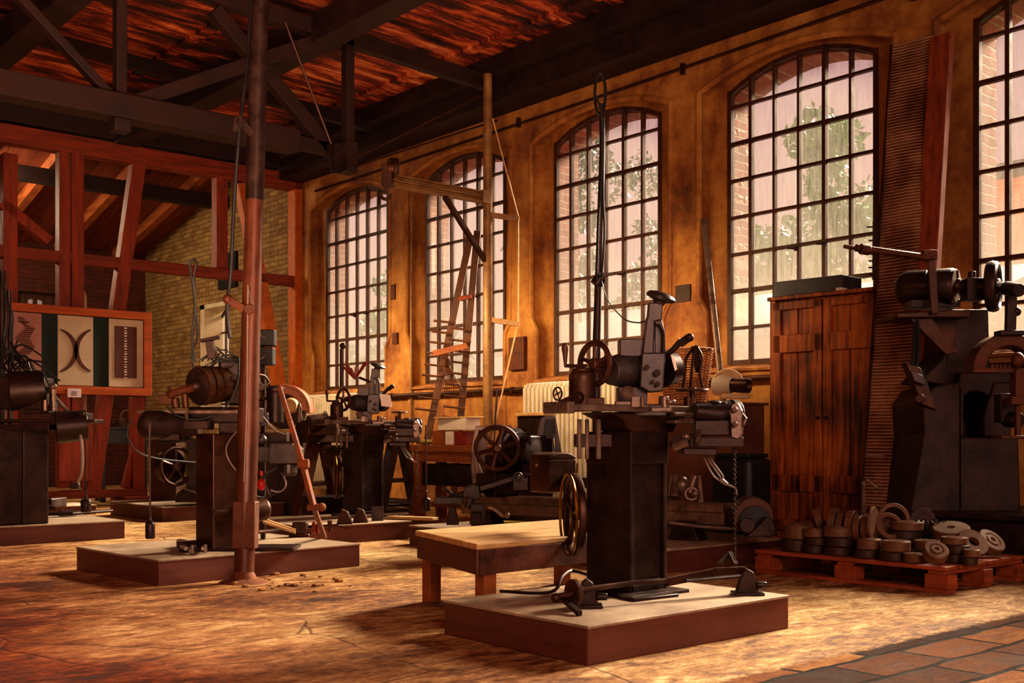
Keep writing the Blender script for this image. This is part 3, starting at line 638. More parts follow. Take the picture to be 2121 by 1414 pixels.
m = MB(); m.bar(P(1160, 838, 4.86), P(1196, 822, 4.84), .03, .035); m.wheel(P(1155, 815, 4.95), wx, .028, .004, 4); m.build('small_handwheel', IB, ga)
m = MB(); m.disc(P(1300, 812, 4.85), (-FW + RT * -.35), .029, .02, 24, .2); m.torus(P(1299, 812, 4.838), (-FW + RT * -.35), .022, .004, 24, 6); m.build('dial', SD, ga)
m = MB(); m.box(P(1295, 838, 4.9), (.09, .06, .03), ax=(RT, FW, UP)); m.box(P(1318, 832, 4.88), (.05, .05, .05), ax=(RT, FW, UP)); m.cyl(P(1330, 843, 4.86), P(1330, 822, 4.86), .012); m.cyl(P(1375, 846, 4.95), P(1375, 820, 4.95), .026, .022); m.box(P(1368, 848, 4.95), (.09, .06, .02), ax=(RT, FW, UP)); m.cyl(P(1386, 836, 4.95), P(1386, 828, 4.95), .03); m.build('work_clamp', SD, ga, bevel=.003)
# horizontal handwheel on a stem
m = MB(); m.wheel(P(1434, 807, 5.2), UP + FW * -.05, .07, .007, 5, .02, .006); fhw = m.build('flat_handwheel', IB, ga)
m = MB(); m.cyl(P(1434, 850, 5.2), P(1434, 807, 5.2), .014); m.cyl(P(1425, 850, 5.2), P(1425, 822, 5.2), .02); m.build('stem', IB, fhw)
# work head with round end plate
m = MB(); e0 = P(1512, 862, 5.05); m.cyl(P(1436, 852, 4.98), e0, .032, .075, 24); m.cyl(e0, P(1530, 862, 5.06), .078, .072, 28); m.box(P(1478, 886, 5.02), (.19, .12, .07), ax=(RT, FW, UP)); m.box(P(1470, 840, 5.05), (.14, .1, .03), ax=(RT, FW, UP)); m.lathe(P(1480, 838, 5.03), UP, [(.04, 0), (.038, .01), (.02, .02)], 16); whd = m.build('work_head', I, ga, bevel=.005)
m = MB(); m.prism([P(x, y, 4.93) for x, y in ((1512, 850), (1517, 836), (1528, 834), (1536, 850), (1536, 900), (1528, 909), (1515, 905))], RT * .012 + FW * .02)
for px, py in ((1523, 848), (1523, 878)): m.cyl(P(px, py, 4.95), P(px - 1, py, 4.90), .014, .012, 14)
m.build('end_plate', SD, whd, bevel=.003, smooth=False)
m = MB(); m.tube([P(1530, 870, 4.96), P(1540, 858, 4.95), P(1545, 866, 4.95), P(1540, 880, 4.95)], .007); m.build('latch', SD, whd)
m = MB(); m.box(P(1478, 915, 5.02), (.24, .16, .045), ax=(RT, FW, UP)); m.box(P(1445, 935, 5.0), (.15, .14, .03), ax=(RT, FW, UP)); m.build('carrier', I, ga, bevel=.004)
m = MB(); m.tube([P(1447, 890 + k * .9, 4.9) + RT * (.014 * math.cos(k * 1.2)) + FW * (.014 * math.sin(k * 1.2)) for k in range(34)], .0035, 5); m.build('spring', SD, ga)
m = MB(); m.ball(P(1405, 918, 4.98), .04, (1, 1, .7)); m.cyl(P(1395, 925, 4.95), P(1425, 915, 4.93), .02); m.ball(P(1420, 905, 4.96), .025); m.build('cross_slide', SD, ga)
m = MB()
for dx, q in ((0, 1478), (8, 1490), (14, 1497)): m.tube(spline([P(1455 + dx, 935, 5.0), P(1462 + dx, 955, 4.99), P(q, 985, 5.0), P(1500, 1000, 5.0), P(1522, 1010, 5.0), P(1526, 1025, 5.0)], 4), .0045, 5)
m.cyl(P(1492, 992, 5.0), P(1506, 1003, 5.0), .012, .009, 10); m.build('wiring', M['cable'], ga)
m = MB(); z_ = 0
for k in range(48): m.torus(P(1522, 918 + k * 5.1, 5.0), RT if k % 2 else FW, .006, .0022, 8, 4)
m.build('chain', I, ga)
# feed screws, dark slide under table left
m = MB(); m.box(P(1240, 912, 5.05), (.22, .14, .06), ax=(RT, FW, UP)); m.build('slide', I, ga, bevel=.004)
for px in (1200, 1216, 1240):
    m = MB(); m.cyl(P(px, 950, 4.98), P(px, 868, 4.98), .010 if px != 1240 else .013, n=10); m.build('feed_screw', SD, ga)
# motor box behind the column with rounded top, pulley and belt
bx0 = P(1100, 1018, 5.6); bx1 = P(1182, 1018, 5.6); hh = P(1100, 935, 5.6).z - bx0.z
m = MB(); w_ = (bx1 - bx0).length; ur = AY * -1
c0 = P(1145, 1018, 5.75)
m.box(c0 + UP * (hh * .42), (.19, .15, hh * .84), ax=(AX, AY, UP)); m.prism([c0 + AX * (.098 * math.cos(a)) - AY * .077 + UP * (hh * .84 + .035 * math.sin(a)) for a in [PI * k / 10 for k in range(11)]], AY * .154); mbx = m.build('motor_box', IB, ga, bevel=.012, smooth=False)
m = MB(); m.ball(P(1112, 962, 5.66), .011); m.build('indicator', M['brass'], mbx)
m = MB(); m.bar(c0 + UP * .06 + AX * .06, V((3.72, 3.6, c0.z + .06)), .06, .05); m.build('motor_bracket', I, ga)
m = MB(); pc = P(1190, 1065, 5.25); m.wheel(pc, (AX * .9 - AY * .55), .185, .012, 5, .03, .012, 36, 1.6); dpl = m.build('drive_pulley', IB, ga)
m = MB(); pa = (AX * .9 - AY * .55).normalized(); x_, y_, a_ = frame_of(pa); m.torus(pc - pa * .03, pa, .19, .007, 36, 5); m.tube([pc + UP * .18 + RT * .01, P(1196, 960, 5.3)], .006, 5); m.build('belt', M['brass'], dpl)
# twin
cb = G(752, 1068, .15)
gc = copy_tree(ga, cb, .07, 'tool grinder with hanging paper tag, half way back left of the workbench')
m = MB(); m.prism([P(786, 815, 9.2), P(808, 818, 9.2), P(812, 843, 9.2), P(790, 841, 9.2)], FW * .003); tag(m.build('paper_tag', M['paper'], smooth=False), 'cream paper tag hung on the arm of the mid room grinder', 'tag')
# pedal gear on plinth A
pg = thing('foot_treadle', G(1380, 1215, PZ), 'iron foot treadle bar lying across the nearest plinth between two bearing blocks', 'treadle')
q = lambda px, py, d=None: G(px, py, PZ)
m = MB(); e1 = q(1185, 1262); e2 = q(1545, 1228)
m.tube([e1 + UP * .075, e1.lerp(e2, .33) + UP * .088, e1.lerp(e2, .55) + UP * .085], .011, 8); m.bar(e1.lerp(e2, .52) + UP * .08, e1.lerp(e2, .8) + UP * .105, .02, .035); m.bar(e1.lerp(e2, .8) + UP * .105, e2 + UP * .10, .02, .04); m.build('treadle_bar', M['iron_b'], pg)
m = MB(); m.tube([e1.lerp(e2, .62) + UP * .085 - FW * .05, e2 + UP * .085 - FW * .04], .008, 6); m.build('side_rod', M['iron'], pg)
for px, py, s_ in ((1215, 1258, 1.0), (1548, 1232, 1.05)):
    c = q(px, py); m = MB(); m.box(c + UP * .008, (.13 * s_, .09, .016), ax=(RT, FW, UP)); m.prism([c - RT * .045 * s_ + UP * .012, c + RT * .05 * s_ + UP * .012, c + RT * .028 * s_ + UP * .10, c + RT * .0 + UP * .118, c - RT * .02 + UP * .10], FW * .045); m.cyl(c + UP * .045 + RT * .04, c + UP * .045 + RT * .085, .016, n=10); m.build('bearing_block', M['iron'], pg, bevel=.004)
c = q(1188, 1262) + UP * .066; m = MB(); m.disc(c, (-RT * .9 - FW * .5), .058, .022, 28, .15); m.cyl(c, c - RT * .07 - FW * .04 - UP * .01, .014, n=10); m.ball(c - RT * .075 - FW * .045 - UP * .012, .02); m.build('roller', M['iron_b'], pg)
m = MB(); m.bar(c - RT * .055 - UP * .01, q(1200, 1275) - RT * .0 + UP * .012 - FW * .02, .022, .018); m.build('pawl', M['iron'], pg)
m = MB(); m.tube(spline([q(1036, 1238) + UP * .03, q(1140, 1243) + UP * .035, q(1165, 1225) + UP * .07, q(1185, 1215) + UP * .075, q(1218, 1222) + UP * .07], 5), .0075, 6); m.build('pedal_rod', M['iron'], pg)
m = MB(); m.box(q(1345, 1239) + UP * .008, (.26, .10, .016), ax=tb); m.box(q(1340, 1226) + UP * .045, (.11, .06, .05), ax=(RT, FW, UP)); m.cyl(q(1345, 1220) + UP * .07, q(1345, 1220) + UP * .095, .012, n=8); m.cyl(q(1330, 1222) + UP * .07, q(1330, 1222) + UP * .09, .01, n=8); m.build('bracket', M['iron'], pg, bevel=.003)
m = MB(); m.bar(q(1490, 1205) + UP * .085, q(1512, 1200) + UP * .13, .02, .02); m.bar(q(1512, 1200) + UP * .13, q(1525, 1210) + UP * .09, .02, .02); m.build('chain_lever', M['iron'], pg)
# pedal gear on plinth C
pc2 = thing('foot_treadle', G(760, 1080, .15), 'iron treadle with plate and rollers at the foot of the mid room grinder', 'treadle')
for px, py in ((712, 1085), (745, 1082)):
    c = G(px, py, .15); m = MB(); m.prism([c - RT * .06, c + RT * .07, c + RT * .03 + UP * .1, c - RT * .02 + UP * .12], FW * .05); m.build('bearing_block', M['iron_b'], pc2, bevel=.004)
m = MB(); m.box(G(782, 1078, .15) + UP * .06, (.10, .01, .12), ax=(RT, FW, UP)); m.build('plate', M['iron_g'], pc2, bevel=.002)
m = MB(); m.tube([G(655, 1082, .15) + UP * .03, G(712, 1080, .15) + UP * .04, G(845, 1072, .15) + UP * .03], .014); m.build('treadle_bar', M['iron_b'], pc2)
def weight(px, py, d, h, r, top, label):
    t = thing('hanging_weight', P(px, py, d), label, 'weight', 'counterweights on rods'); m = MB(); c = P(px, py, d)
    m.lathe(c, UP, [(r * .9, 0), (r, .006), (r, h - .01), (r * .85, h), (.012, h + .01), (.006, h + .04)], 18); m.build('weight', M['iron'], t)
    m = MB(); m.tube([c + UP * h, P(px - 1, top, d)], .006, 6); m.torus(c + UP * (h + .05), RT, .014, .004, 10, 5); m.build('rod', M['iron'], t); return t
weight(311, 1115, 6.55, .095, .028, 880, 'black counterweight hung low in front of the belt driven grinder plinth')
weight(883, 1058, 8.9, .1, .034, 880, 'grey counterweight hanging at right end of the mid room grinder')
weight(178, 1060, 9.0, .10, .042, 870, 'black counterweight hanging from the dark machine at left edge')
# ---------------------------------------------------------------- belt driven grinder on plinth B (behind the iron pole)
D7 = 6.95; W3 = (RT, FW, UP)
kb = thing('belt_grinder', G(455, 1122, .152), 'dark grinder with big ribbed drum, behind the leaning iron pole', 'machine')
m = MB(); m.box((P(450, 1000, D7) * 1).lerp(P(450, 1000, D7), 1).to_2d().to_3d() + UP * (.152 + .36), (.18, .22, .72), rz=.05)
m.build('column', M['iron_b'], kb, bevel=.008, smooth=False)
cB = V((P(450, 1000, D7).x, P(450, 1000, D7).y, 0))
m = MB(); m.box(cB + UP * .16 + RT * .15, (.7, .26, .02), ax=W3); m.build('base_plate', M['iron'], kb, bevel=.003, smooth=False)
m = MB(); m.box(P(490, 910, 7.05), (.17, .22, .30), ax=W3); m.box(P(470, 860, 7.05), (.42, .26, .10), ax=W3); m.box(P(500, 790, 7.1), (.16, .2, .3), ax=W3); m.build('upper_body', M['iron'], kb, bevel=.01, smooth=False)
ca = P(402, 800, 6.82); cb_ = P(462, 795, 6.98); dx_ = (cb_ - ca).normalized(); Lc = (cb_ - ca).length
m = MB(); m.lathe(ca, dx_, [(.11, .03), (.122, .034), (.122, .075), (.10, .078), (.10, .09), (.118, .093), (.118, .135), (.106, .138), (.106, .15), (.112, .153), (.112, Lc), (.05, Lc + .01)], 32); rdm = m.build('ribbed_drum', M['drum'], kb)
m = MB(); m.lathe(ca, dx_, [(.028, -.02), (.04, 0), (.042, .012), (.105, .014), (.112, .018), (.112, .029)], 32)
for k in range(4): x_, y_, a_ = frame_of(dx_); t_ = k * PI / 2 + .5; m.box(ca + dx_ * .012 + (x_ * math.cos(t_) + y_ * math.sin(t_)) * .075, (.03, .045, .025), ax=(x_ * math.cos(t_) + y_ * math.sin(t_), y_ * math.cos(t_) - x_ * math.sin(t_), dx_))
m.build('faceplate', M['iron'], rdm)
m = MB(); m.cyl(P(348, 818, 6.7), P(400, 802, 6.82), .022, .03, 16); m.build('spindle_nose', M['iron_r'], rdm)
m = MB(); m.box(P(345, 828, 6.75), (.08, .08, .06), ax=W3); m.cyl(P(352, 822, 6.72), P(350, 800, 6.72), .01, n=8); m.cyl(P(365, 845, 6.75), P(362, 825, 6.75), .025, n=12); m.cyl(P(385, 845, 6.75), P(383, 815, 6.75), .02, n=12); m.build('work_head', M['iron_b'], kb, bevel=.004)
m = MB(); m.cyl(P(300, 880, 6.7), P(372, 880, 6.85), .085, .095, 20); m.ball(P(303, 882, 6.7), .08, (.6, 1, 1)); m.box(P(400, 880, 6.85), (.22, .16, .05), ax=W3); m.box(P(350, 905, 6.8), (.16, .12, .04), ax=W3); m.build('slide_motor', M['iron'], kb, bevel=.004)
m = MB(); m.box(P(390, 853, 6.8), (.60, .1, .022), ax=W3); m.build('table', M['steel_d'], kb, bevel=.003, smooth=False)
m = MB(); m.bar(P(440, 742, 6.9), P(434, 705, 6.88), .05, .045, FW, .045, .04); m.bar(P(416, 706, 6.88), P(455, 698, 6.88), .022, .03, FW); m.bar(P(434, 706, 6.88), P(450, 735, 6.9), .018, .018); m.build('tilted_handle', M['iron'], kb, bevel=.004)
m = MB(); m.cyl(P(455, 755, 6.95), P(492, 752, 7.0), .04, .045, 16); m.box(P(478, 770, 7.0), (.12, .1, .1), ax=W3)
for k in range(7): m.cyl(P(462 + k * 5, 788, 6.92), P(462 + k * 5, 775, 6.92), .006, n=6)
m.build('top_gear', M['iron_g'], kb, bevel=.004)
rn = random.Random(11); m = MB()
for k in range(12):
    a = P(rn.uniform(412, 470), rn.uniform(742, 765), 6.88); b = P(rn.uniform(440, 500), rn.uniform(722, 760), 6.95); c = (a + b) / 2 + UP * rn.uniform(.01, .06); m.tube(spline([a, c, b], 5), .0045, 5)
m.tube(spline([P(495, 740, 6.9), P(492, 790, 6.86), P(470, 840, 6.84), P(420, 868, 6.8), P(370, 862, 6.75), P(345, 840, 6.72)], 6), .006, 6)
m.build('loose_wires', M['black'], kb)
m = MB(); m.tube(spline([P(404, 748, 6.85), P(398, 700, 6.85), P(404, 640, 6.85), P(400, 590, 6.85), P(394, 560, 6.85), P(392, 545, 6.85), P(400, 537, 6.85), P(407, 547, 6.85), P(402, 575, 6.86), P(404, 640, 6.87), P(410, 690, 6.87), P(398, 730, 6.87), P(402, 762, 6.87)], 5), .008, 6); m.build('cable_loop', M['black'], kb)
m = MB(); m.tube(spline([P(505, 880, 6.86), P(480, 905, 6.83), P(468, 930, 6.83), P(475, 955, 6.83), P(490, 975, 6.83)], 6), .005, 6); m.build('grey_wire', M['cable'], kb)
# right side gear
m = MB(); m.wheel(P(540, 803, 7.3), (RT * .85 + FW * -.5), .085, .009, 4, .03, .01); m.build('handwheel', M['iron_b'], kb)
m = MB(); m.lathe(P(570, 875, 7.35), UP, [(.055, 0), (.055, .2), (.06, .205), (.06, .23), (.03, .245)], 20); m.box(P(572, 905, 7.35), (.16, .1, .06), ax=W3); m.build('upright_motor', M['iron'], kb, bevel=.003)
m = MB(); m.box(P(545, 868, 7.2), (.065, .06, .085), ax=W3); m.build('switch_box', M['iron_g'], kb, bevel=.004)
m = MB(); m.box(P(548, 940, 7.25), (.12, .14, .10), ax=W3); m.prism([P(x, y, 7.15) for x, y in ((556, 960), (556, 930), (560, 918), (605, 918), (618, 930), (618, 960))], FW * .2); m.lathe(P(598, 985, 7.25), UP, [(.045, 0), (.055, .02), (.058, .08)], 18); m.build('motor_cover', M['iron_g'], kb, bevel=.006, smooth=False)
m = MB(); m.cyl(P(538, 912, 7.25), P(530, 905, 7.2), .04, .03, 16); m.ball(P(542, 910, 7.22), .035); m.build('knob', M['iron_g'], kb)
m = MB(); m.torus(P(543, 985, 7.3), (RT * .75 - FW * .65), .15, .008, 36, 6, sx=2.2); m.wheel(P(543, 985, 7.3), (RT * .75 - FW * .65), .14, .006, 4, .03, .008); m.build('flywheel', M['iron'], kb)
m = MB(); m.tube(spline([P(588, 985, 7.2), P(592, 1005, 7.2), P(580, 1018, 7.2), P(560, 1015, 7.2)], 6), .006, 6); m.build('hose', M['cable'], kb)
m = MB(); m.tube(spline([P(535, 850, 7.15), P(570, 890, 7.15), P(600, 898, 7.15), P(612, 880, 7.15)], 6), .004, 5); m.build('thin_wire', M['cable'], kb)
m = MB(); m.cyl(P(441, 1063, 6.85), P(482, 1058, 6.95), .045, n=18); m.cyl(P(436, 1064, 6.84), P(441, 1063, 6.85), .05, n=18); m.cyl(P(482, 1058, 6.95), P(545, 1055, 7.1), .07, .075, 20); m.ball(P(545, 1055, 7.1), .074, (.6, 1, 1)); m.build('drive_motor', M['iron_b'], kb)
# things around it
m = MB(); m.ball(P(541, 1003, 7.15), .028, (1, 1, 1.4)); m.cyl(P(541, 985, 7.15), P(541, 975, 7.15), .012, n=10); tag(m.build('red_lamp', M['red'], None), 'small bright red lamp bulb hanging right of the iron pole', 'lamp')
lv = thing('lever_bar', G(665, 1105, .152), 'long slanting iron lever bar right of the iron pole, leaning on its plinth', 'lever')
pl = [P(578, 800, 7.1), P(600, 870, 7.08), P(627, 960, 7.06), P(650, 1050, 7.04), G(672, 1112, .152)]
m = MB()
for a, b, w_ in zip(pl, pl[1:], (.022, .03, .045, .03)): m.bar(a, b, w_, .03)
m.cyl(pl[2] - RT * .03, pl[2] + RT * .04, .03, n=12); m.build('bar', M['rust'], lv, bevel=.004)
m = MB(); m.cyl(pl[3] - RT * .04, pl[3] + RT * .05, .022, n=12); m.ball(pl[3] + RT * .05, .028); m.build('joint', M['rust'], lv)
bt = thing('foot_treadle', G(620, 1110, .152), 'rusty treadle shaft with red collar at right end of the pole plinth', 'treadle')
z5 = UP * .055
m = MB(); m.tube([G(535, 1118, .152) + z5, G(640, 1108, .152) + z5 * 1.1, G(690, 1106, .152) + z5 * 1.1], .012); m.tube([G(690, 1106, .152) + z5 * 1.2, G(718, 1110, .152) + z5], .009); m.bar(G(683, 1106, .152) + z5 * 1.8, G(684, 1106, .152) + z5 * .4, .02, .03); m.build('shaft', M['iron_b'], bt)
m = MB(); m.disc(G(652, 1108, .152) + z5, RT, .045, .03); m.disc(G(660, 1108, .152) + z5, RT, .042, .012); m.build('red_collar', M['redp'], bt)
m = MB(); m.box(G(622, 1110, .152) + UP * .05, (.10, .08, .10), ax=W3); m.box(G(622, 1110, .152) + UP * .01, (.14, .12, .02), ax=W3); m.build('bearing_block', M['iron_b'], bt, bevel=.006)
m = MB(); m.tube([P(545, 1075, 7.1), P(612, 1098, 7.1)], .01); m.tube([P(545, 1080, 7.05), P(612, 1103, 7.05)], .01); m.build('belt', M['lightwood'], bt)
cl = thing('clamp_tools', G(405, 1140, .152), 'tangle of small iron clamps and bolts on the left of the pole plinth', 'tools')
m = MB(); m.bar(G(370, 1138, .152) + UP * .03, G(475, 1128, .152) + UP * .03, .05, .04); m.build('bar', M['iron_b'], cl, bevel=.004)
m = MB()
for a, b in (((368, 1132), (395, 1148)), ((378, 1130), (405, 1140)), ((385, 1148), (372, 1136)), ((420, 1148), (432, 1130))): m.bar(G(a[0], a[1], .152) + UP * .035, G(b[0], b[1], .152) + UP * .02, .018, .02)
for x, y in ((372, 1132), (398, 1146), (425, 1144), (432, 1136)): m.cyl(G(x, y, .152), G(x, y, .152) + UP * .05, .012, n=8)
m.build('clamp', M['steel_d'], cl)
sp_ = thing('control_cabinet', P(553, 758, 7.6), 'pair of black control boxes mounted high right of the iron pole', 'control box')
m = MB(); m.box(P(552, 700, 7.6), (.125, .1, .11), ax=W3); m.build('upper_box', M['black'], sp_, bevel=.006, smooth=False)
m = MB(); m.box(P(550, 738, 7.6), (.12, .1, .12), ax=W3); m.build('lower_box', M['black'], sp_, bevel=.006, smooth=False)
m = MB(); q5 = P(545, 1000, 7.62); q5.z = .152; m.bar(q5, P(545, 690, 7.62), .03, .03, FW); m.build('post', M['iron'], sp_)
m = MB(); m.tube(spline([P(537, 685, 7.53), P(542, 696, 7.53), P(550, 700, 7.53)], 4), .004, 5); m.tube(spline([P(535, 744, 7.53), P(543, 742, 7.53), P(548, 735, 7.53)], 4), .004, 5); m.build('wire', M['cable'], sp_)
# ---------------------------------------------------------------- dark machine at the left edge (plinth F)
kf = thing('tool_grinder', G(40, 1078, .15), 'very dark tool grinder cut off by the left edge, tangled cables on top', 'machine')
d = 8.95
m = MB(); m.box(V((P(62, 0, d + .1).x, P(62, 0, d + .1).y, .15 + .39)), (.20, .3, .78), rz=.0); m.box(V((P(10, 0, d).x, P(10, 0, d).y, .15 + .39)), (.30, .3, .78), rz=.0); m.build('column', M['iron'], kf, bevel=.01, smooth=False)
m = MB(); m.box(P(90, 872, d), (.9, .2, .03), ax=W3); m.box(P(40, 885, d), (.6, .3, .05), ax=W3); m.build('table', M['iron'], kf, bevel=.005, smooth=False)
m = MB(); m.cyl(P(115, 885, d - .1), P(180, 880, d), .13, .12, 20); m.box(P(150, 862, d), (.26, .2, .06), ax=W3); m.build('slide_motor', M['iron'], kf, bevel=.005)
m = MB(); m.box(P(55, 815, d), (.34, .25, .26), ax=W3); m.cyl(P(20, 810, d - .1), P(95, 805, d), .16, .15, 20); m.box(P(85, 845, d), (.2, .2, .1), ax=W3); m.cyl(P(108, 850, d - .1), P(108, 815, d - .1), .03, .02, 12); m.build('head', M['iron'], kf, bevel=.008)
m = MB(); m.tube([P(112, 850, d - .12), P(110, 800, d - .12)], .02); m.ball(P(110, 800, d - .12), .03); m.tube([P(94, 850, d - .12), P(94, 828, d - .12)], .022); m.build('handle', M['steel_d'], kf)
m = MB(); m.tube([P(55, 735, d), P(85, 790, d), P(140, 852, d)], .017, 8); m.build('slanting_rod', M['steel_d'], kf)
m = MB(); m.cyl(P(5, 1078, d + .2), P(5, 560, d + .2), .028, n=12); m.cyl(P(22, 880, d + .1), P(19, 600, d + .1), .018, n=10); m.build('upright_rod', M['iron'], kf)
rn = random.Random(5); m = MB()
for k in range(22):
    a = P(rn.uniform(0, 60), rn.uniform(690, 800), d - .05); b = P(rn.uniform(20, 130), rn.uniform(740, 815), d - .12); c = (a + b) / 2 + UP * rn.uniform(-.04, .12) + RT * rn.uniform(-.06, .06); m.tube(spline([a, c, b], 5), .008, 5)
for k in range(4): m.tube(spline([P(2 + 6 * k, 560 + 30 * k, d), P(12 + 5 * k, 650, d), P(4 + 8 * k, 740, d), P(30 + 9 * k, 790, d)], 5), .008, 5)
m.build('cables', M['black'], kf)
m = MB(); m.tube(spline([P(166, 890, d - .1), P(170, 940, d - .1), P(168, 980, d - .1), P(158, 1005, d - .1)], 6), .014, 8); m.build('hose', M['cable'], kf)
m = MB(); m.box(P(156, 1006, d - .1), (.07, .04, .05), ax=W3); m.build('hose_nozzle', M['iron_g'], kf, bevel=.01)
tf = thing('foot_treadle', G(120, 1078, .15), 'thin iron treadle rod lying along the left edge plinth', 'treadle')
m = MB(); m.tube([G(0, 1062, .15) + UP * .03, G(60, 1072, .15) + UP * .03, G(150, 1070, .15) + UP * .03, G(232, 1064, .15) + UP * .03], .016); m.bar(G(125, 1070, .15) + UP * .03, G(155, 1068, .15) + UP * .03, .06, .05); m.build('rod', M['iron'], tf)
m = MB(); m.prism([G(70, 1075, .15), G(90, 1075, .15), G(84, 1075, .15) + UP * .14], FW * .06); m.build('bearing_block', M['iron'], tf)
m = MB(); m.bar(G(97, 1052, .10) + UP * .05, G(130, 1048, .10) + UP * .05, .1, .1); m.bar(G(90, 1052, .10) + UP * .03, G(110, 1056, .10) + UP * .02, .05, .04); tag(m.build('iron_clamp', M['iron'], None, bevel=.01), 'dark iron clamp lying on the small low plinth by the red frame', 'clamp')
# ---------------------------------------------------------------- small pulley machine on plinth E
ke = thing('pulley_machine', G(400, 1038, .15), 'small machine with wheel and grey column on the far plinth, left of the drum grinder', 'machine')
d = 11.6
m = MB(); m.box(P(405, 970, d), (.14, .2, .62), ax=W3); m.box(P(415, 1030, d), (.3, .3, .05), ax=W3); m.build('column', M['iron_g'], ke, bevel=.006, smooth=False)
m = MB(); m.wheel(P(365, 965, d - .2), (RT * .8 - FW * .6), .19, .02, 5, .05, .015); m.disc(P(352, 965, d - .1), (RT * .8 - FW * .6), .17, .1); m.build('flywheel', M['iron_b'], ke)
m = MB(); m.cyl(P(330, 905, d), P(395, 900, d), .08, .07, 16); m.box(P(385, 892, d), (.3, .2, .1), ax=W3); m.build('motor', M['iron'], ke, bevel=.005)
m = MB(); m.prism([P(362, 1040, d - .3), P(415, 1040, d - .3), P(412, 1024, d - .3), P(378, 1012, d - .3), P(366, 1022, d - .3)], FW * .25); m.build('foot', M['iron'], ke, bevel=.006)
m = MB(); m.tube(spline([P(270, 870, 10), P(262, 900, 10), P(285, 935, 10.2), P(330, 950, 10.8), P(410, 958, 11.4)], 6), .008, 6); tag(m.build('slack_cable', M['black'], None), 'thin slack black cable sagging between the left machines', 'cable')
m = MB(); m.box(P(345, 1000, 12.4) * 1, (.3, .3, 1.3), ax=W3); tag(m.build('machine_stand', M['iron_b'], None, org=None, bevel=.01), 'brown iron stand on the floor behind the small pulley machine', 'stand')
# ---------------------------------------------------------------- lathe on the long plinth
la = thing('lathe', G(1080, 1085, .147), 'old belt driven lathe on the long plinth, behind the low work table', 'lathe')
b0_, b1_ = P(940, 1036, 8.45), P(1550, 1052, 7.35); b0_ = V((5.42, 6.85, 0)); b1_ = V((6.02, 4.75, 0))
bd = (b1_ - b0_).normalized(); bn = V((bd.y, -bd.x, 0))   # towards window side
zt = .40; bm = (b0_ + b1_) / 2; bl = (b1_ - b0_).length; LA = (bd, bn, UP)
m = MB(); m.box(bm + bn * .07 + UP * (zt - .03), (bl, .05, .06), ax=LA); m.box(bm - bn * .07 + UP * (zt - .03), (bl, .05, .06), ax=LA); m.box(bm + UP * (zt - .10), (bl, .15, .09), ax=LA); m.box(bm - bn * .075 + UP * (zt - .17), (bl * .96, .03, .05), ax=LA); m.build('bed', M['steel_d'], la, bevel=.006, smooth=False)
for f in (.12, .88):
    c = b0_.lerp(b1_, f); m = MB(); m.prism([c - bd * .12 + UP * PZ, c + bd * .12 + UP * PZ, c + bd * .06 + UP * (zt - .12), c - bd * .06 + UP * (zt - .12)], bn * .16); m.build('leg', M['iron'], la, bevel=.008, smooth=False)
m = MB(); m.tube([b0_.lerp(b1_, .05) - bn * .12 + UP * (zt - .09), b0_.lerp(b1_, .97) - bn * .12 + UP * (zt - .09)], .018, 10); m.build('lead_screw', M['steel'], la)
m = MB(); m.tube([b0_.lerp(b1_, .05) - bn * .13 + UP * (zt - .18), b0_.lerp(b1_, .97) - bn * .13 + UP * (zt - .19)], .012, 8); m.build('feed_rod', M['steel_d'], la)
hp = P(1072, 0, 7.95); hp.z = 0
m = MB(); m.box(P(1070, 1000, 7.9), (.5, .3, .14), ax=LA); m.box(P(1040, 985, 7.95), (.1, .3, .3), ax=LA); m.box(P(1112, 960, 7.9), (.08, .3, .4), ax=LA); m.build('headstock', M['iron'], la, bevel=.01, smooth=False)
u0 = P(1052, 935, 7.95); u1 = P(1110, 935, 7.8)
m = MB(); L5 = (u1 - u0).length; m.lathe(u0, u1 - u0, [(.05, 0), (.17, .01), (.17, L5 * .3), (.14, L5 * .31), (.14, L5 * .6), (.11, L5 * .61), (.11, L5 * .95), (.04, L5)], 28); m.build('cone_pulley', M['iron'], la)
m = MB(); m.wheel(P(1030, 928, 7.75), (bd * .75 - FW * .55 - RT * .55), .148, .018, 6, .03, .016, 36); m.build('spoked_wheel', M['iron_b'], la)
m = MB(); m.prism([P(x, y, 8.05) for x, y in ((975, 930), (985, 882), (1060, 880), (1060, 890), (992, 892), (985, 940), (1000, 985), (1000, 1005), (978, 1000))], FW * .25); m.prism([P(x, y, 8.25) for x, y in ((980, 890), (1010, 890), (1005, 1000), (985, 960))], FW * .01); m.build('splash_guard', M['steel_d'], la, bevel=.004)
m = MB(); m.tube([P(977, 932, 7.7), P(979, 965, 7.7), P(982, 1000, 7.7)], [.014, .013, .013]); m.build('lever', M['steel_d'], la)
m = MB(); m.bar(P(995, 1012, 7.7), P(1065, 990, 7.7), .05, .03); m.torus(P(1073, 987, 7.6), FW, .027, .008, 20, 6); m.disc(P(1073, 987, 7.62), FW, .016, .02); m.box(P(1078, 1002, 7.65), (.1, .08, .08), ax=W3); m.build('gear_lever', M['iron_g'], la, bevel=.004)
m = MB(); m.prism([P(x, y, 7.75) for x, y in ((958, 1025), (962, 1010), (980, 1003), (992, 1006), (996, 1030), (980, 1040))], FW * .14); m.cyl(P(975, 1030, 7.7), P(968, 1052, 7.7), .03, n=12); m.cyl(P(905, 1040, 7.9), P(960, 1022, 7.8), .022, n=12); m.box(P(930, 1036, 7.85), (.2, .1, .05), ax=W3); m.ball(P(912, 1032, 7.85), .03); m.tube([P(915, 1008, 7.9), P(935, 1022, 7.85)], .014); m.box(P(990, 1062, 7.7), (.1, .1, .13), ax=W3); m.build('tailstock', M['iron_g'], la, bevel=.006)
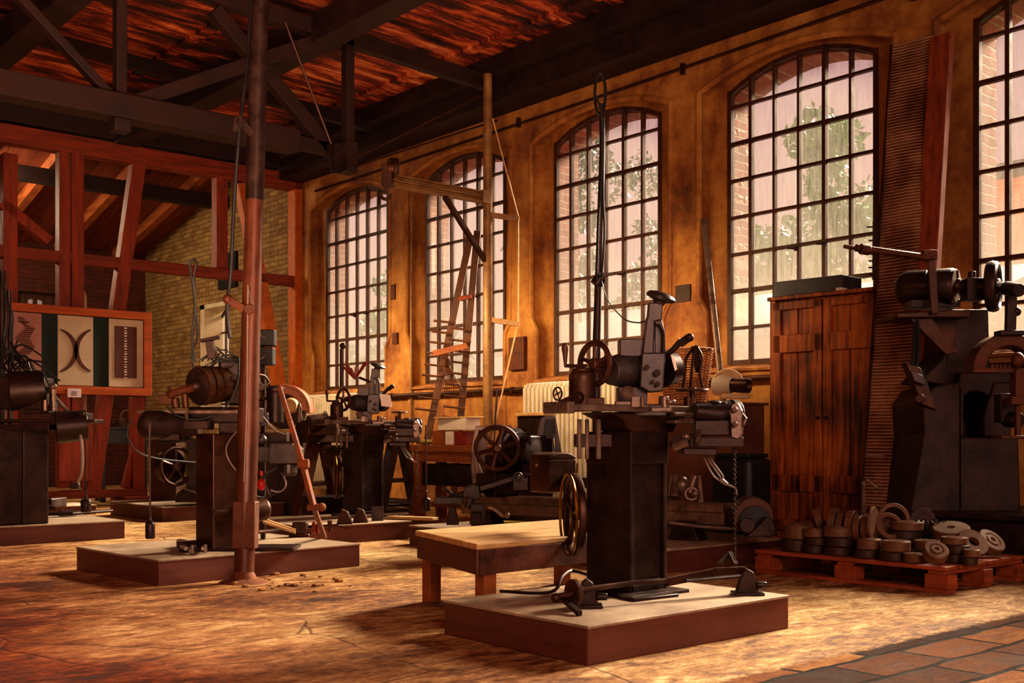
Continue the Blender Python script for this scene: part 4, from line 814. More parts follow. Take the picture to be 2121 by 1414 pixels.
m = MB(); m.prism([P(924, 1087, 7.7), P(950, 1087, 7.7), P(942, 1048, 7.7), P(930, 1048, 7.7)], FW * .08); m.build('foot_block', M['iron'], la, bevel=.005)
m = MB(); m.prism([P(972, 1086, 7.6), P(1000, 1086, 7.6), P(996, 1060, 7.6), P(977, 1060, 7.6)], FW * .08); m.build('foot_block', M['iron'], la, bevel=.005)
m = MB(); m.tube(spline([P(1012, 1050, 7.5), P(1025, 1055, 7.5), P(1040, 1068, 7.5), P(1050, 1067, 7.5)], 4), .011, 8); m.ball(P(1050, 1067, 7.5), .022); m.build('crank_handle', M['steel'], la)
m = MB(); m.prism([P(x, y, 7.95) for x, y in ((1098, 960), (1120, 866), (1130, 860), (1151, 862), (1158, 905), (1168, 960), (1152, 958), (1148, 872), (1131, 870), (1118, 960))], FW * .08); m.prism([P(x, y, 8.0) for x, y in ((1118, 935), (1122, 908), (1146, 905), (1150, 935))], FW * .1); m.build('overhead_bracket', M['iron_g'], la, bevel=.004)
m = MB(); m.prism([P(1125, 908, 7.93), P(1131, 868, 7.93), P(1150, 868, 7.93), P(1148, 908, 7.93)], FW * .01); m.build('dark_panel', M['black'], la)  # black sheet puts the shade inside the bracket's opening into colour
gc_ = P(1562, 1072, 7.2); m = MB(); ga_ = (bd * .4 + bn * -.2 + FW * -.6).normalized(); gx, gy, gz = frame_of(bn * .3 - FW * .9)
pts = arc_pts(gc_, RT, UP, .135, -.25, PI, 16)
m.prism(pts + [gc_ - RT * .135 - UP * .06, gc_ + RT * .13 - UP * .1], FW * .16); blg = m.build('belt_guard', M['iron_b'], la, bevel=.01, smooth=False)
m = MB(); m.disc(gc_ - FW * .012 - UP * .02, FW, .10, .02, 28); m.build('guard_face', M['black'], blg)
m = MB(); m.prism([P(1545, 1112, 7.05), P(1612, 1110, 7.05), P(1600, 1075, 7.05), P(1588, 1070, 7.05), P(1575, 1085, 7.05)], FW * .08); m.cyl(P(1548, 1088, 7.1), P(1548, 1088, 7.04), .05, n=16); m.build('end_bearing', M['iron'], la, bevel=.005)
m = MB(); m.ball(P(1415, 1005, 7.4), .05, (1, .8, 1.2)); m.cyl(P(1428, 1020, 7.4), P(1440, 985, 7.4), .025, .02); m.cyl(P(1395, 1030, 7.4), P(1400, 985, 7.45), .04, .035); m.torus(P(1432, 1022, 7.38), FW, .04, .01, 20, 6); m.ball(P(1440, 1022, 7.36), .025); m.cyl(P(1452, 1040, 7.4), P(1448, 985, 7.42), .02, .012, 8); m.build('tool_post', M['steel_d'], la)
m = MB(); m.tube([P(1385, 1082, 7.35), P(1450, 1090, 7.3), P(1540, 1096, 7.25)], .01, 6); m.build('pull_rod', M['steel'], la)
m = MB(); m.prism([G(1040, 1085, .147), G(1075, 1083, .147), G(1090, 1078, .147), G(1050, 1080, .147)], UP * .012); tag(m.build('yellow_cloth', M['yellow'], None), 'crumpled yellow cloth strip lying on the plinth below the lathe', 'cloth')
# upright pole with cables behind the nearest grinder
vp = thing('cable_pole', P(1235, 1106, 8.0), 'dark upright pole with looped cables in front of the third window', 'pole')
c = P(1235, 0, 8.0); c = V((c.x, c.y, .147))
m = MB(); m.tube([c, P(1236, 700, 8.0), P(1240, 560, 8.0), P(1248, 300, 8.0), P(1246, 215, 8.0)], [.03, .03, .026, .022, .018], 12); m.build('pole', M['iron'], vp)
m = MB(); m.box(c + UP * .01, (.2, .2, .02)); m.build('foot_plate', M['iron'], vp)
m = MB(); m.tube([P(1243 + 11 * math.sin(t * PI / 12), 195 - 44 * math.cos(t * PI / 12), 8.0) for t in range(25)], .012, 6); m.tube(spline([P(1236, 580, 7.95), P(1240, 450, 7.95), P(1245, 380, 7.95), P(1246, 250, 7.95), P(1236, 200, 7.95)], 6), .008, 6); m.tube(spline([P(1250, 250, 7.96), P(1249, 400, 7.96), P(1252, 480, 7.96), P(1246, 580, 7.96)], 6), .009, 6); m.build('cable', M['black'], vp)
m = MB(); m.cyl(P(1234, 590, 8.0), P(1244, 575, 8.0), .045, n=12); m.bar(P(1240, 567, 7.97), P(1268, 568, 7.97), .02, .02); m.build('clamp', M['iron'], vp)
m = MB(); m.tube(spline([P(1246, 582, 7.9), P(1258, 620, 7.4), P(1290, 658, 6.5), P(1320, 668, 5.6), P(1345, 662, 4.95)], 8), .004, 6); tag(m.build('slack_wire', M['black'], None), 'thin black wire drooping from the cable pole to the nearest grinder', 'wire')
# ---------------------------------------------------------------- old bench lathe on A shaped legs behind the mid room grinder
ol = thing('bench_lathe', G(735, 1040, 0), 'old bed on splayed A shaped iron legs behind the mid room grinder', 'lathe')
d = 11.6; o0, o1 = P(618, 900, d), P(850, 908, d + 1.2)
od = (o1 - o0); od.z = 0; od.normalize(); on = V((-od.y, od.x, 0)); o0.z = o1.z = .86
m = MB(); m.bar(o0, o1, .3, .14); m.bar(o0 + UP * .12, o0.lerp(o1, .35) + UP * .12, .25, .1); m.build('bed', M['iron_b'], ol, bevel=.01, smooth=False)
for f in (.17, .88):
    c = o0.lerp(o1, f); m = MB()
    for s_ in (-1, 1):
        m.bar(c - UP * .07 + od * s_ * .07, V((c.x, c.y, .0)) + od * s_ * .28, .1, .12, up=on)
    m.bar(c + UP * (-.5) - od * .2, c + UP * (-.5) + od * .2, .08, .05); m.box(V((c.x, c.y, .02)), (.62, .12, .04), ax=(od, on, UP)); m.build('leg', M['iron_g'] if f > .5 else M['iron_r'], ol, bevel=.008, smooth=False)
m = MB(); m.cyl(P(640, 880, d - .1), P(680, 872, d), .1, .09, 20); m.box(P(670, 885, d), (.3, .2, .16), ax=W3); m.cyl(P(606, 875, d - .1), P(606, 915, d - .1), .03, n=10); m.build('headstock', M['iron_b'], ol, bevel=.006)
m = MB(); m.box(V((P(680, 1030, d - .4).x, P(680, 1030, d - .4).y, .13)), (.45, .3, .26)); tag(m.build('iron_chest', M['iron'], None, bevel=.01), 'low dark chest on the floor under the old bench lathe', 'chest')
hd = thing('hooded_grinder', G(600, 1030, 0), 'grinding stand with curved faded red hood near the corner post', 'machine')
d = 12.3; c = P(588, 850, d)
m = MB(); m.prism(arc_pts(c, RT, UP, .29, -.1, PI * .62, 14) + list(reversed(arc_pts(c, RT, UP, .25, -.1, PI * .62, 14))), FW * .3); m.prism(arc_pts(c, RT, UP, .27, 0, PI * .62, 14) + [c], FW * .02); m.build('hood', M['redp2'], hd, bevel=.006, smooth=False)
m = MB(); m.torus(c - FW * .02, FW, .27, .02, 28, 6, -.1, 1.4); m.build('red_hose', M['redp'], hd)
m = MB(); m.cyl(c - FW * .1 + RT * .10 + UP * .05, c - FW * .16 + RT * .10 + UP * .05, .09, .07, 18); m.build('round_cap', M['lightwood'], hd)
m = MB(); m.box(V((c.x, c.y, .45)), (.5, .4, .9), ax=W3); m.cyl(c, c + FW * .3, .2, n=24); m.build('stand', M['iron'], hd, bevel=.01)
m = MB(); m.lathe(P(620, 875, 11.5), UP, [(.03, 0), (.035, .03), (.02, .1), (.03, .14), (.012, .2)], 12); tag(m.build('oil_can', M['steel_d'], None), 'small oil can standing on the bench lathe near the lever bar', 'can')
# ---------------------------------------------------------------- cabinet
ca0 = V((7.40, 5.41, 0)); ca1 = V((7.46, 4.48, 0)); cx_ = (ca1 - ca0).normalized(); cn = V((-cx_.y, cx_.x, 0))  # cn points to the window wall
if cn.x < 0: cn = -cn
CW = (ca1 - ca0).length; CH = 1.97; CD = .40; CA = (cx_, cn, UP)
cab = thing('wooden_cabinet', (ca0 + ca1) / 2 + cn * CD / 2, 'tall stained wooden cabinet with two panelled doors under the fourth window', 'cabinet')
cp = lambda u, v, z: ca0 + cx_ * u + cn * v + UP * z
m = MB(); m.box(cp(CW / 2, CD / 2 + .02, CH / 2), (CW, CD, CH - .06), ax=CA); m.box(cp(CW / 2, CD / 2, CH - .015), (CW + .04, CD + .06, .03), ax=CA); m.box(cp(CW / 2, CD / 2 - .01, .05), (CW + .02, CD + .02, .10), ax=CA); m.box(cp(.02, .02, CH / 2), (.05, .06, CH - .05), ax=CA); m.box(cp(CW - .02, .02, CH / 2), (.05, .06, CH - .05), ax=CA); m.build('carcass', M['door'], cab, bevel=.006, smooth=False)
dw = CW / 2 - .03
for s_ in (0, 1):
    u0 = .025 + s_ * (dw + .012); m = MB(); z0, z1 = .11, CH - .05
    for za, zb in ((z0, z0 + .09), (.42, .55), (1.52, 1.66), (z1 - .06, z1)): m.box(cp(u0 + dw / 2, .0, (za + zb) / 2), (dw, .03, zb - za), ax=CA)
    for u in (u0 + .035, u0 + dw - .035): m.box(cp(u, .0, (z0 + z1) / 2), (.07, .03, z1 - z0), ax=CA)
    dr = m.build('door', M['door'], cab, bevel=.004, smooth=False)
    for za, zb in ((z0 + .09, .42), (.55, 1.52), (1.66, z1 - .06)):
        m = MB()
        for k in (0, 1):
            um = u0 + dw * (.28 + .44 * k); m.box(cp(um, .014, (za + zb) / 2), (dw * .42, .016, zb - za), ax=CA)
        m.build('panel', M['door'], dr, bevel=.004, smooth=False)
    m = MB(); m.cyl(cp(u0 + (dw - .03 if s_ == 0 else .03), -.015, 1.0), cp(u0 + (dw - .03 if s_ == 0 else .03), -.035, 1.0), .012, n=10); m.build('knob', M['iron'], dr)
m = MB(); m.box(cp(CW * .34, .16, CH + .062), (CW * .66, .30, .125), ax=CA); tag(m.build('grey_case', M['bluegrey_d'], None, bevel=.008, smooth=False), 'flat dark grey metal case lying on top of the wooden cabinet', 'case')
m = MB(); m.box(cp(CW * .66, .01, CH + .01), (.05, .08, .02), ax=CA); tag(m.build('paper_scrap', M['paper'], None), 'small white scrap at the cabinet top edge beside the case', 'scrap')
# ---------------------------------------------------------------- screen and timbers leaning at the pier
s0, s1 = G(1783, 1172, 0), G(1866, 1180, 0); s0 = V((7.02, 4.30, 0)); 
t0 = onX(1848, 95, 7.84); t1 = onX(1930, 72, 7.84); s0 = P(1780, 1150, 7.85); s0.z = 0; s1 = P(1870, 1150, 7.62); s1.z = 0
m = MB(); n_ = 30; vs = []; fs = []
for i in range(n_ + 1):
    f = i / n_; a = s0.lerp(t0, f); b = s1.lerp(t1, f)
    for j, g in enumerate((0, .33, .66, 1)): vs.append(a.lerp(b, g) + (-AX * .02 * math.sin(f * 9 + j)))
    for j, g in enumerate((0, .33, .66, 1)): vs.append(a.lerp(b, g) + (-AX * .02 * math.sin(f * 9 + j)) + AX * .008)
for i in range(n_):
    for j in range(3): k = i * 8 + j; fs += [(k, k + 8, k + 9, k + 1), (k + 4, k + 5, k + 13, k + 12)]
    k = i * 8; fs += [(k, k + 4, k + 12, k + 8), (k + 3, k + 11, k + 15, k + 7)]
m.add(vs, fs); sc_ = thing('ribbed_screen', s0.lerp(s1, .5), 'tall ribbed metal screen leaning against the pier right of the cabinet', 'screen'); m.build('sheet', M['screen'], sc_)
m = MB(); m.tube([s0.lerp(t0, f) - AX * .012 for f in (0, .25, .5, .75, 1)], .012, 6); m.build('edge_wire', M['iron_b'], sc_)
m = MB(); q0 = s0.lerp(t0, .03); m.tube([P(1788, 1075, 7.75), P(1789, 997, 7.75), P(1795, 993, 7.75), P(1820, 1012, 7.7)], .012, 6); m.tube([P(1793, 942, 7.75), P(1830, 944, 7.7)], .008, 6); m.build('bent_wire', M['steel'], sc_)
m = MB(); a = onX(1952, 75, 7.80); b = P(1886, 1150, 7.72); b.z = 0; m.bar(b, a, .16, .07, up=AX); tag(m.build('leaning_timber', M['redtimber'], None, bevel=.006, smooth=False), 'long red brown timber leaning on the pier right of the ribbed screen', 'timber')
hk = thing('hook_strip', P(1811, 575, 7.9), 'dark toothed hook strip hanging at left edge of the ribbed screen', 'hook rail')
m = MB(); m.bar(P(1811, 578, 7.85), P(1812, 458, 7.95), .025, .025, FW); m.build('strip', M['iron'], hk)
for k in range(8):
    m = MB(); y = 470 + k * 14; m.tube([P(1811, y, 7.88), P(1800 - (k == 0) * 4, y, 7.82)], .006, 6); m.build('hook', M['iron'], hk)
# leaning pipe by the pier, plate on the pier
m = MB(); m.tube([onX(1458, 455, 7.86), V((7.42, 5.757, 0))], .028, 10); tag(m.build('leaning_pipe', M['steel_d'], None), 'long grey pipe leaning against the pier left of the fourth window', 'pipe')
m = MB(); a = onX(1400, 592, XW - .012); b = onX(1430, 623, XW - .012); m.bb((XW - .02, b.y, b.z), (XW - .001, a.y, a.z)); tag(m.build('wall_plate', M['iron'], None), 'small dark square plate fixed on the pier behind the mushroom handle', 'plate')
m = MB(); a = onX(1060, 700, XW); b = onX(1092, 765, XW); m.bb((XW - .05, b.y, b.z), (XW - .001, a.y, a.z)); tag(m.build('wall_box', M['iron_r'], None, bevel=.005), 'rusty upright box fixed on the pier right of the jib crane', 'box')
m = MB(); a = onX(812, 590, XW); b = onX(820, 620, XW); m.bb((XW - .02, b.y, b.z), (XW - .001, a.y, a.z)); tag(m.build('wall_switch', M['iron_r'], None), 'upper small dark switch on the pier between the far windows', 'switch', 'pier switches'); m = MB(); a = onX(816, 690, XW); b = onX(826, 712, XW); m.bb((XW - .03, b.y, b.z), (XW - .001, a.y, a.z)); tag(m.build('wall_switch', M['iron_r'], None), 'lower small dark switch on the pier between the far windows', 'switch', 'pier switches')
m = MB(); a = onY(392, 488, 15.5); m.bb((8.0, 15.9, 3.2), (8.05, 16.5, 3.75)); tag(m.build('wall_vent', M['black'], None), 'black square hole cover high on the yellow brick wall', 'vent')
# ---------------------------------------------------------------- power press at the right edge
pr = thing('power_press', V((7.30, 3.55, 0)), 'large dark power press with motor and flywheel at right edge', 'press')
d = 7.5; I = M['iron']; W3 = (RT, FW, UP)
m = MB(); m.bb((6.78, 2.0, 0), (7.75, 4.12, .33)); m.bb((6.74, 1.96, .33), (7.8, 4.15, .37)); m.build('base', M['iron'], pr, bevel=.012, smooth=False)
def ip(pts, dd, th): return [P(x, y, dd) for x, y in pts], FW * th
m = MB(); A_ = lambda pts, dd, th: m.prism(*ip(pts, dd, th))
A_([(1886, 1062), (1915, 900), (1912, 830), (1935, 800), (1990, 790), (1990, 1062)], 7.3, .6)
A_([(1990, 1062), (1990, 905), (2110, 905), (2115, 1062)], 7.3, .6)
A_([(1990, 905), (1990, 795), (2000, 815), (1993, 845), (1996, 870), (1998, 905)], 7.3, .6)
A_([(2040, 905), (2036, 870), (2042, 845), (2052, 820), (2060, 790), (2095, 790), (2095, 905)], 7.3, .6)
A_([(1985, 800), (1990, 770), (2095, 770), (2095, 795), (2060, 795), (2050, 822), (2030, 812), (2010, 812), (1998, 822)], 7.3, .6)
A_([(1958, 800), (1970, 640), (2048, 640), (2052, 790)], 7.4, .45)
A_([(1905, 790), (1940, 755), (1965, 720), (1965, 800)], 7.4, .4)
m.build('frame', I, pr, bevel=.02, smooth=False)
m = MB(); m.prism(*ip([(1994, 905), (2038, 905), (2038, 872), (1994, 872)], 7.6, .02)); m.build('throat_floor', M['iron_r'], pr)
m = MB(); A_ = lambda pts, dd, th: m.prism(*ip(pts, dd, th)); A_([(1856, 648), (2010, 640), (2010, 656), (1860, 658)], 7.15, .4); A_([(1880, 656), (1930, 656), (1985, 730), (1960, 735)], 7.2, .05); A_([(1925, 658), (1985, 655), (1975, 725)], 7.35, .04); m.build('motor_shelf', M['iron_b'], pr, bevel=.006, smooth=False)
ma = (RT * .86 - FW * .51).normalized(); c0 = P(1882, 598, 7.40); c1 = P(1978, 592, 7.22)
m = MB(); L6 = (c1 - c0).length; m.lathe(c0, c1 - c0, [(.02, -.09), (.07, -.075), (.105, -.04), (.118, 0), (.118, L6 * .45), (.112, L6 * .46), (.112, L6 * .5), (.118, L6 * .51), (.118, L6 * .95), (.11, L6)], 32); m.box((c0 + c1) / 2 - UP * .115, (.32, .16, .05), ax=W3); pmo = m.build('motor', I, pr, bevel=.003)
m = MB(); m.lathe(c1, c1 - c0, [(.112, 0), (.108, .012), (.05, .018), (.045, .04), (.025, .042), (.02, .055)], 28); 
for k in range(3):
    t_ = PI / 2 + k * 2 * PI / 3; x_, y_, a_ = frame_of(c1 - c0); m.bar(c1 + a_ * .02 + (x_ * math.cos(t_) + y_ * math.sin(t_)) * .05, c1 + a_ * .016 + (x_ * math.cos(t_) + y_ * math.sin(t_)) * .1, .016, .012)
m.build('motor_end_cap', M['iron_b'], pmo)
m = MB(); m.bar(P(1936, 650, 7.12), P(1928, 530, 7.12), .05, .025, FW); m.build('strap', M['iron_b'], pr, bevel=.004)
m = MB(); m.tube([P(1748, 510, 7.0), P(1775, 514, 7.02)], .014); m.tube([P(1772, 513, 7.02), P(1918, 533, 7.1)], .024, 10); m.cyl(P(1782, 515, 7.0), P(1800, 518, 7.01), .034, n=12); m.box(P(1925, 528, 7.1), (.09, .05, .06), ax=W3); m.cyl(P(1914, 535, 7.1), P(1936, 525, 7.1), .03, n=12); m.build('belt_shifter', M['iron_r'], pr, bevel=.004)
fc = P(2057, 593, 7.05); m = MB(); x_, y_, a_ = frame_of(ma); m.torus(fc, ma, .14, .024, 36, 8, sx=1.6); m.disc(fc, ma, .125, .03, 32); m.disc(fc, ma, .05, .09, 20); m.build('flywheel', M['iron'], pr)
m = MB(); m.tube([c1, fc, P(2105, 600, 6.75)], .035, 14); m.cyl(P(2085, 597, 6.85), P(2112, 601, 6.7), .045, .04, 16); m.box(P(2015, 600, 7.15), (.12, .12, .14), ax=W3); m.cyl(P(2013, 575, 7.15), P(2013, 562, 7.15), .025, n=10); m.build('shaft', I, pr, bevel=.004)
m = MB(); m.bar(P(2092, 690, 6.85), P(2095, 605, 6.85), .06, .04, FW); m.ball(P(2105, 645, 6.85), .03); m.ball(P(2088, 645, 6.85), .02); m.box(P(2092, 690, 6.85), (.16, .1, .03), ax=W3); m.build('connecting_rod', I, pr, bevel=.005)
yc_ = P(2092, 765, 6.85); m = MB(); o_ = arc_pts(yc_, RT, UP, .225, 0, PI, 18); i_ = arc_pts(yc_, RT, UP, .145, 0, PI, 18); m.prism(o_ + list(reversed(i_)), FW * .14); m.build('yoke', M['iron_r'], pr, bevel=.01, smooth=False)
m = MB(); m.box(P(2075, 768, 6.85), (.4, .12, .03), ax=W3); m.build('die_table', M['iron_r'], pr, bevel=.005)
m = MB(); m.ball(P(2108, 745, 6.75), .04, (1, 1, 1.2)); m.bar(P(2108, 760, 6.8), P(2108, 905, 6.8), .03, .03, FW); m.box(P(2108, 800, 6.8), (.06, .08, .2), ax=W3); m.box(P(2105, 830, 6.8), (.1, .1, .05), ax=W3); m.box(P(2105, 905, 6.8), (.25, .16, .02), ax=W3)
m.build('side_bracket', M['iron_r'], pr, bevel=.005)
for k in range(5): m = MB(); m.cyl(P(2055 + 9 * k, 768, 6.8), P(2055 + 9 * k, 755, 6.8), .012, n=8); m.build('bolt', M['iron_r'], pr)
m = MB(); m.box(P(2085, 845, 6.95), (.12, .1, .18), ax=W3); m.cyl(P(2110, 870, 6.85), P(2085, 868, 6.95), .05, n=14); m.build('ram', I, pr, bevel=.006)
sw = thing('switch_box', P(1905, 850, 6.95), 'tilted switch box hung by cables on the left of the power press', 'switch')
tx = (RT * .93 - UP * .35).normalized(); tz = (UP * .93 + RT * -.35).normalized(); sx_ = (tx, FW, tz)
m = MB(); m.box(P(1903, 800, 6.95), (.10, .09, .28), ax=sx_); m.cyl(P(1905, 825, 6.9), P(1905, 825, 6.86), .03, n=14); hsg = m.build('housing', M['iron_b'], sw, bevel=.006)
m = MB(); m.box(P(1898, 783, 6.88), (.075, .06, .07), ax=sx_); m.build('cover', M['iron_g'], hsg, bevel=.004)
m = MB(); m.tube([P(1912, 765, 6.93), P(1935, 850, 6.93)], .008, 6); m.tube(spline([P(1890, 755, 6.95), P(1893, 720, 6.98), P(1896, 670, 7.05)], 5), .013, 8); m.tube(spline([P(1898, 757, 6.95), P(1903, 720, 6.98), P(1899, 660, 7.05)], 5), .012, 8); m.build('cable', M['black'], sw)
# ---------------------------------------------------------------- pallet and round dies
PX0, PX1, PY0, PY1, PH = 5.70, 6.62, 3.02, 4.28, .146
pa = thing('pallet', (6.16, 3.65, 0), 'low wooden pallet on the floor carrying a heap of round dies', 'pallet')
for k in range(6):
    y = PY0 + (PY1 - PY0) * (k + .5) / 6
for k in range(6):
    x = PX0 + .05 + (PX1 - PX0 - .1) * k / 5; m = MB(); m.bb((x - .062, PY0 + .0, PH - .022), (x + .062, PY1, PH)); m.build('deck_board', M['pallet_y'], pa, bevel=.003, smooth=False)
for y in (PY0 + .06, (PY0 + PY1) / 2, PY1 - .06):
    m = MB(); m.bb((PX0, y - .05, PH - .044), (PX1, y + .05, PH - .0225)); m.build('cross_board', M['pallet'], pa, bevel=.003, smooth=False)
    for x in (PX0 + .05, (PX0 + PX1) / 2, PX1 - .05):
        m = MB(); m.bb((x - .05, y - .07, .022), (x + .05, y + .07, PH - .0445)); m.build('block', M['pallet'], pa, bevel=.004, smooth=False)
for x in (PX0 + .05, (PX0 + PX1) / 2, PX1 - .05):
    m = MB(); m.bb((x - .05, PY0, 0), (x + .05, PY1, .0215)); m.build('skid_board', M['pallet_y'], pa, bevel=.003, smooth=False)
DIES = []
def die(px, X, z, r, h, ax=None, ring=0.0, mat='stone_d', boss=True, label=''):
    c = onX(px, 905, X); c.z = z; a = V(ax).normalized() if ax is not None else UP
    m = MB(); b = min(.006, h * .1)
    hr = ring * r
    if hr: prof = [(hr, 0), (r - b, 0), (r, b), (r, h - b), (r - b, h), (hr, h), (hr, 0)]; m.lathe(c - a * 0, a, prof, 28, False)
    elif boss: m.lathe(c, a, [(r - b, 0), (r, b), (r, h - b), (r - b, h), (r * .62, h), (r * .60, h - .004), (r * .46, h - .004), (r * .44, h + .003), (r * .2, h + .003), (r * .18, h - .006), (.001, h - .006)], 28)
    else: m.lathe(c, a, [(r - b, 0), (r, b), (r, h - b), (r - b, h)], 28)
    o = m.build('round_die', M[mat], None, org=c); tag(o, label, 'die', 'round dies on the pallet'); DIES.append(o); return c
H0 = PH + .001
row = [  # px, X, radius, layer heights, look
 (1650, 5.82, .088, (.075, .085), 'leftmost front stack'), (1688, 5.80, .065, (.05, .045, .05), 'second narrow front stack'), (1738, 5.83, .085, (.05, .055, .06), 'third front stack below the standing row'),
 (1797, 5.80, .072, (.05, .062), 'fourth front stack'), (1853, 5.80, .083, (.05, .062), 'fifth front stack'), (1895, 5.78, .064, (.052,), 'low single die beside the tilted ringed die'), (1922, 5.98, .088, (.05, .06), 'stack behind the tilted ringed die'),
 (1978, 5.96, .072, (.05, .05, .04), 'stack right of the tilted ringed die'), (2010, 5.9, .045, (.045, .04), 'slim stack at right front'), (1875, 6.08, .10, (.05, .05, .05, .05), 'broad stack in the middle of the heap'),
 (1962, 6.28, .10, (.06, .05), 'flat stack in second rank right'), (1812, 6.02, .09, (.06, .05, .045), 'middle stack behind the fourth front stack'), (1700, 6.05, .095, (.06, .06, .05), 'rear left stack'), (1762, 6.12, .1, (.06, .06, .05), 'rear stack under the standing row'), (1935, 6.45, .09, (.06, .06, .04), 'rearmost right stack'), (1660, 6.3, .09, (.06, .07), 'far left rear stack'), (1836, 6.4, .1, (.06, .06, .06), 'far middle stack')]
for px, X, r, hs, nm in row:
    z = H0; n = len(hs)
    for i, h in enumerate(hs):
        pos = 'only' if n == 1 else ('top' if i == n - 1 else ('bottom' if i == 0 else ('middle' if n == 3 else ('second', 'third')[i - 1])))
        die(px + (3 if i % 2 else -2) * (n > 1), X, z, r * (1 - .03 * (i % 2)), h, None, 0, 'stone' if i == n - 1 else 'stone_d', True, 'iron brown die, %s of the %s' % (pos, nm)); z += h + .001
zt_ = H0 + .185; vdir = (RT * .93 - FW * .1 + UP * .0)
for i, (px, X, r, h, z) in enumerate(((1690, 6.0, .078, .05, .255), (1722, 5.94, .088, .045, .263), (1738, 5.93, .075, .04, .25), (1757, 5.92, .082, .045, .262), (1772, 5.9, .070, .04, .25), (1790, 5.9, .076, .045, .255), (1806, 5.88, .09, .016, .285))):
    die(px, X, z + .055, r * 1.12, h, V((.25, -.96, 0)) if i else V((.5, -.8, .3)), .35 if i == 0 else 0, 'stone', False, ('leftmost ring leaning at start of the standing row', 'fattest upright die, second in the standing row', 'smaller upright die third in the standing row', 'upright die fourth in the standing row', 'small upright die fifth in the standing row', 'upright die sixth in the standing row', 'thin pale upright disc at right end of the standing row')[i])
die(1846, 6.12, .345, .105, .04, (-.5, -.75, .15), .75, 'stone', False, 'large open ring standing on edge right of the thin disc')
die(1838, 6.0, .31, .085, .04, (-.5, -.75, .45), .68, 'stone', False, 'smaller open ring in front of the large open ring')
die(1908, 6.35, .33, .085, .03, (-.55, -.8, .2), 0, 'stone_d', True, 'dark flat faced disc standing at the back of the heap')
die(1970, 6.2, .272, .105, .055, (-.25, -.12, .9), .22, 'stone', False, 'big pale disc lying tilted on top at the right')
die(2012, 6.15, .235, .09, .03, (-.3, -.62, .6), .35, 'stone', True, 'thin ring disc leaning right of the big tilted disc')
die(1935, 5.74, .195, .066, .06, (-.45, -.5, .75), .0, 'stone', True, 'tilted ringed die at the front corner of the pallet')
die(2045, 6.40, .21, .085, .055, (-.15, -.7, .72), .0, 'stone', True, 'tilted ringed die at far right of the pallet')
m = MB(); c = onX(1935, 905, 6.2); rn = random.Random(2)
for k in range(14): m.torus(V((c.x, c.y, .31)) + RT * (.012 * k - .09) + UP * rn.uniform(-.01, .02), RT + UP * rn.uniform(-.5, .5), .035, .004, 14, 5)
tag(m.build('wire_coil', M['iron'], None), 'small tangled spring wire lying on the dies near the big tilted disc', 'wire')
# ---------------------------------------------------------------- jib crane
jx, jy = 7.2, 8.75; J = V((jx, jy, 0)); W3 = (RT, FW, UP)
jc = thing('jib_crane', J, 'slim iron jib crane post with steel arm between second and third windows', 'crane')
m = MB(); m.tube([J, J + UP * 2.1, J + UP * 4.55], [.052, .05, .045], 16); m.build('post', M['pipe_y'], jc)
m = MB(); m.lathe(J, UP, [(.15, 0), (.15, .03), (.07, .05), (.055, .12)], 18); m.build('base_flange', M['iron_b'], jc)
za = 3.285; a0 = J + UP * za - AX * .04; a1 = J + UP * za - AX * 1.16
m = MB(); m.bar(a0, a1, .085, .016); m.bar(a0 + UP * .05, a1 + UP * .05, .085, .014); m.bar(a0 + UP * -.05, a1 + UP * -.05, .085, .014); m.bar(a0, a1, .014, .1); m.box(a0 - AX * .02, (.1, .13, .13)); m.build('arm', M['pipe_y'], jc, smooth=False)
m = MB(); m.bar(J - AX * .55 + UP * (za - .06), J - AX * .03 + UP * 2.64, .05, .04); m.build('brace', M['iron_b'], jc)
m = MB(); c = a1; m.torus(c + UP * .12 + RT * -.02, RT * .8 + FW * .6, .085, .02, 24, 6); m.cyl(c + UP * .12 - RT * .05, c + UP * .12 + RT * .05, .07, n=18); m.bar(c + UP * .2 - RT * .03, c - UP * .12 - RT * .07, .05, .05); m.torus(c - UP * .12 - RT * .075, FW, .05, .018, 20, 6, PI, 2.2 * PI); m.box(c - RT * .06 + UP * .05, (.1, .1, .22), ax=W3); m.build('trolley', M['iron_b'], jc, bevel=.005)
for z in (3.12, 2.05):
    m = MB(); e = J + RT * .32 - FW * .02 + UP * (z - .05); m.bar(J + UP * z, e, .05, .05); m.build('bracket', M['pipe_y'], jc)
m = MB(); e = J + RT * .31 - FW * .02; m.tube([J + UP * 4.1 + RT * .05, e + UP * 3.1, e + UP * 2.02, J + RT * .08 + UP * 1.0 - FW * .1, J + RT * .02 + UP * .6 - FW * .1], .008, 6); m.build('rope', M['lightwood'], jc)
m = MB(); b = P(1012, 905, 11.0); b.z = 0; m.bar(b, P(1030, 805, 11.05), .02, .02, FW); tag(m.build('thin_stick', M['iron'], None), 'thin dark stick leaning beside the foot of the jib crane', 'stick')
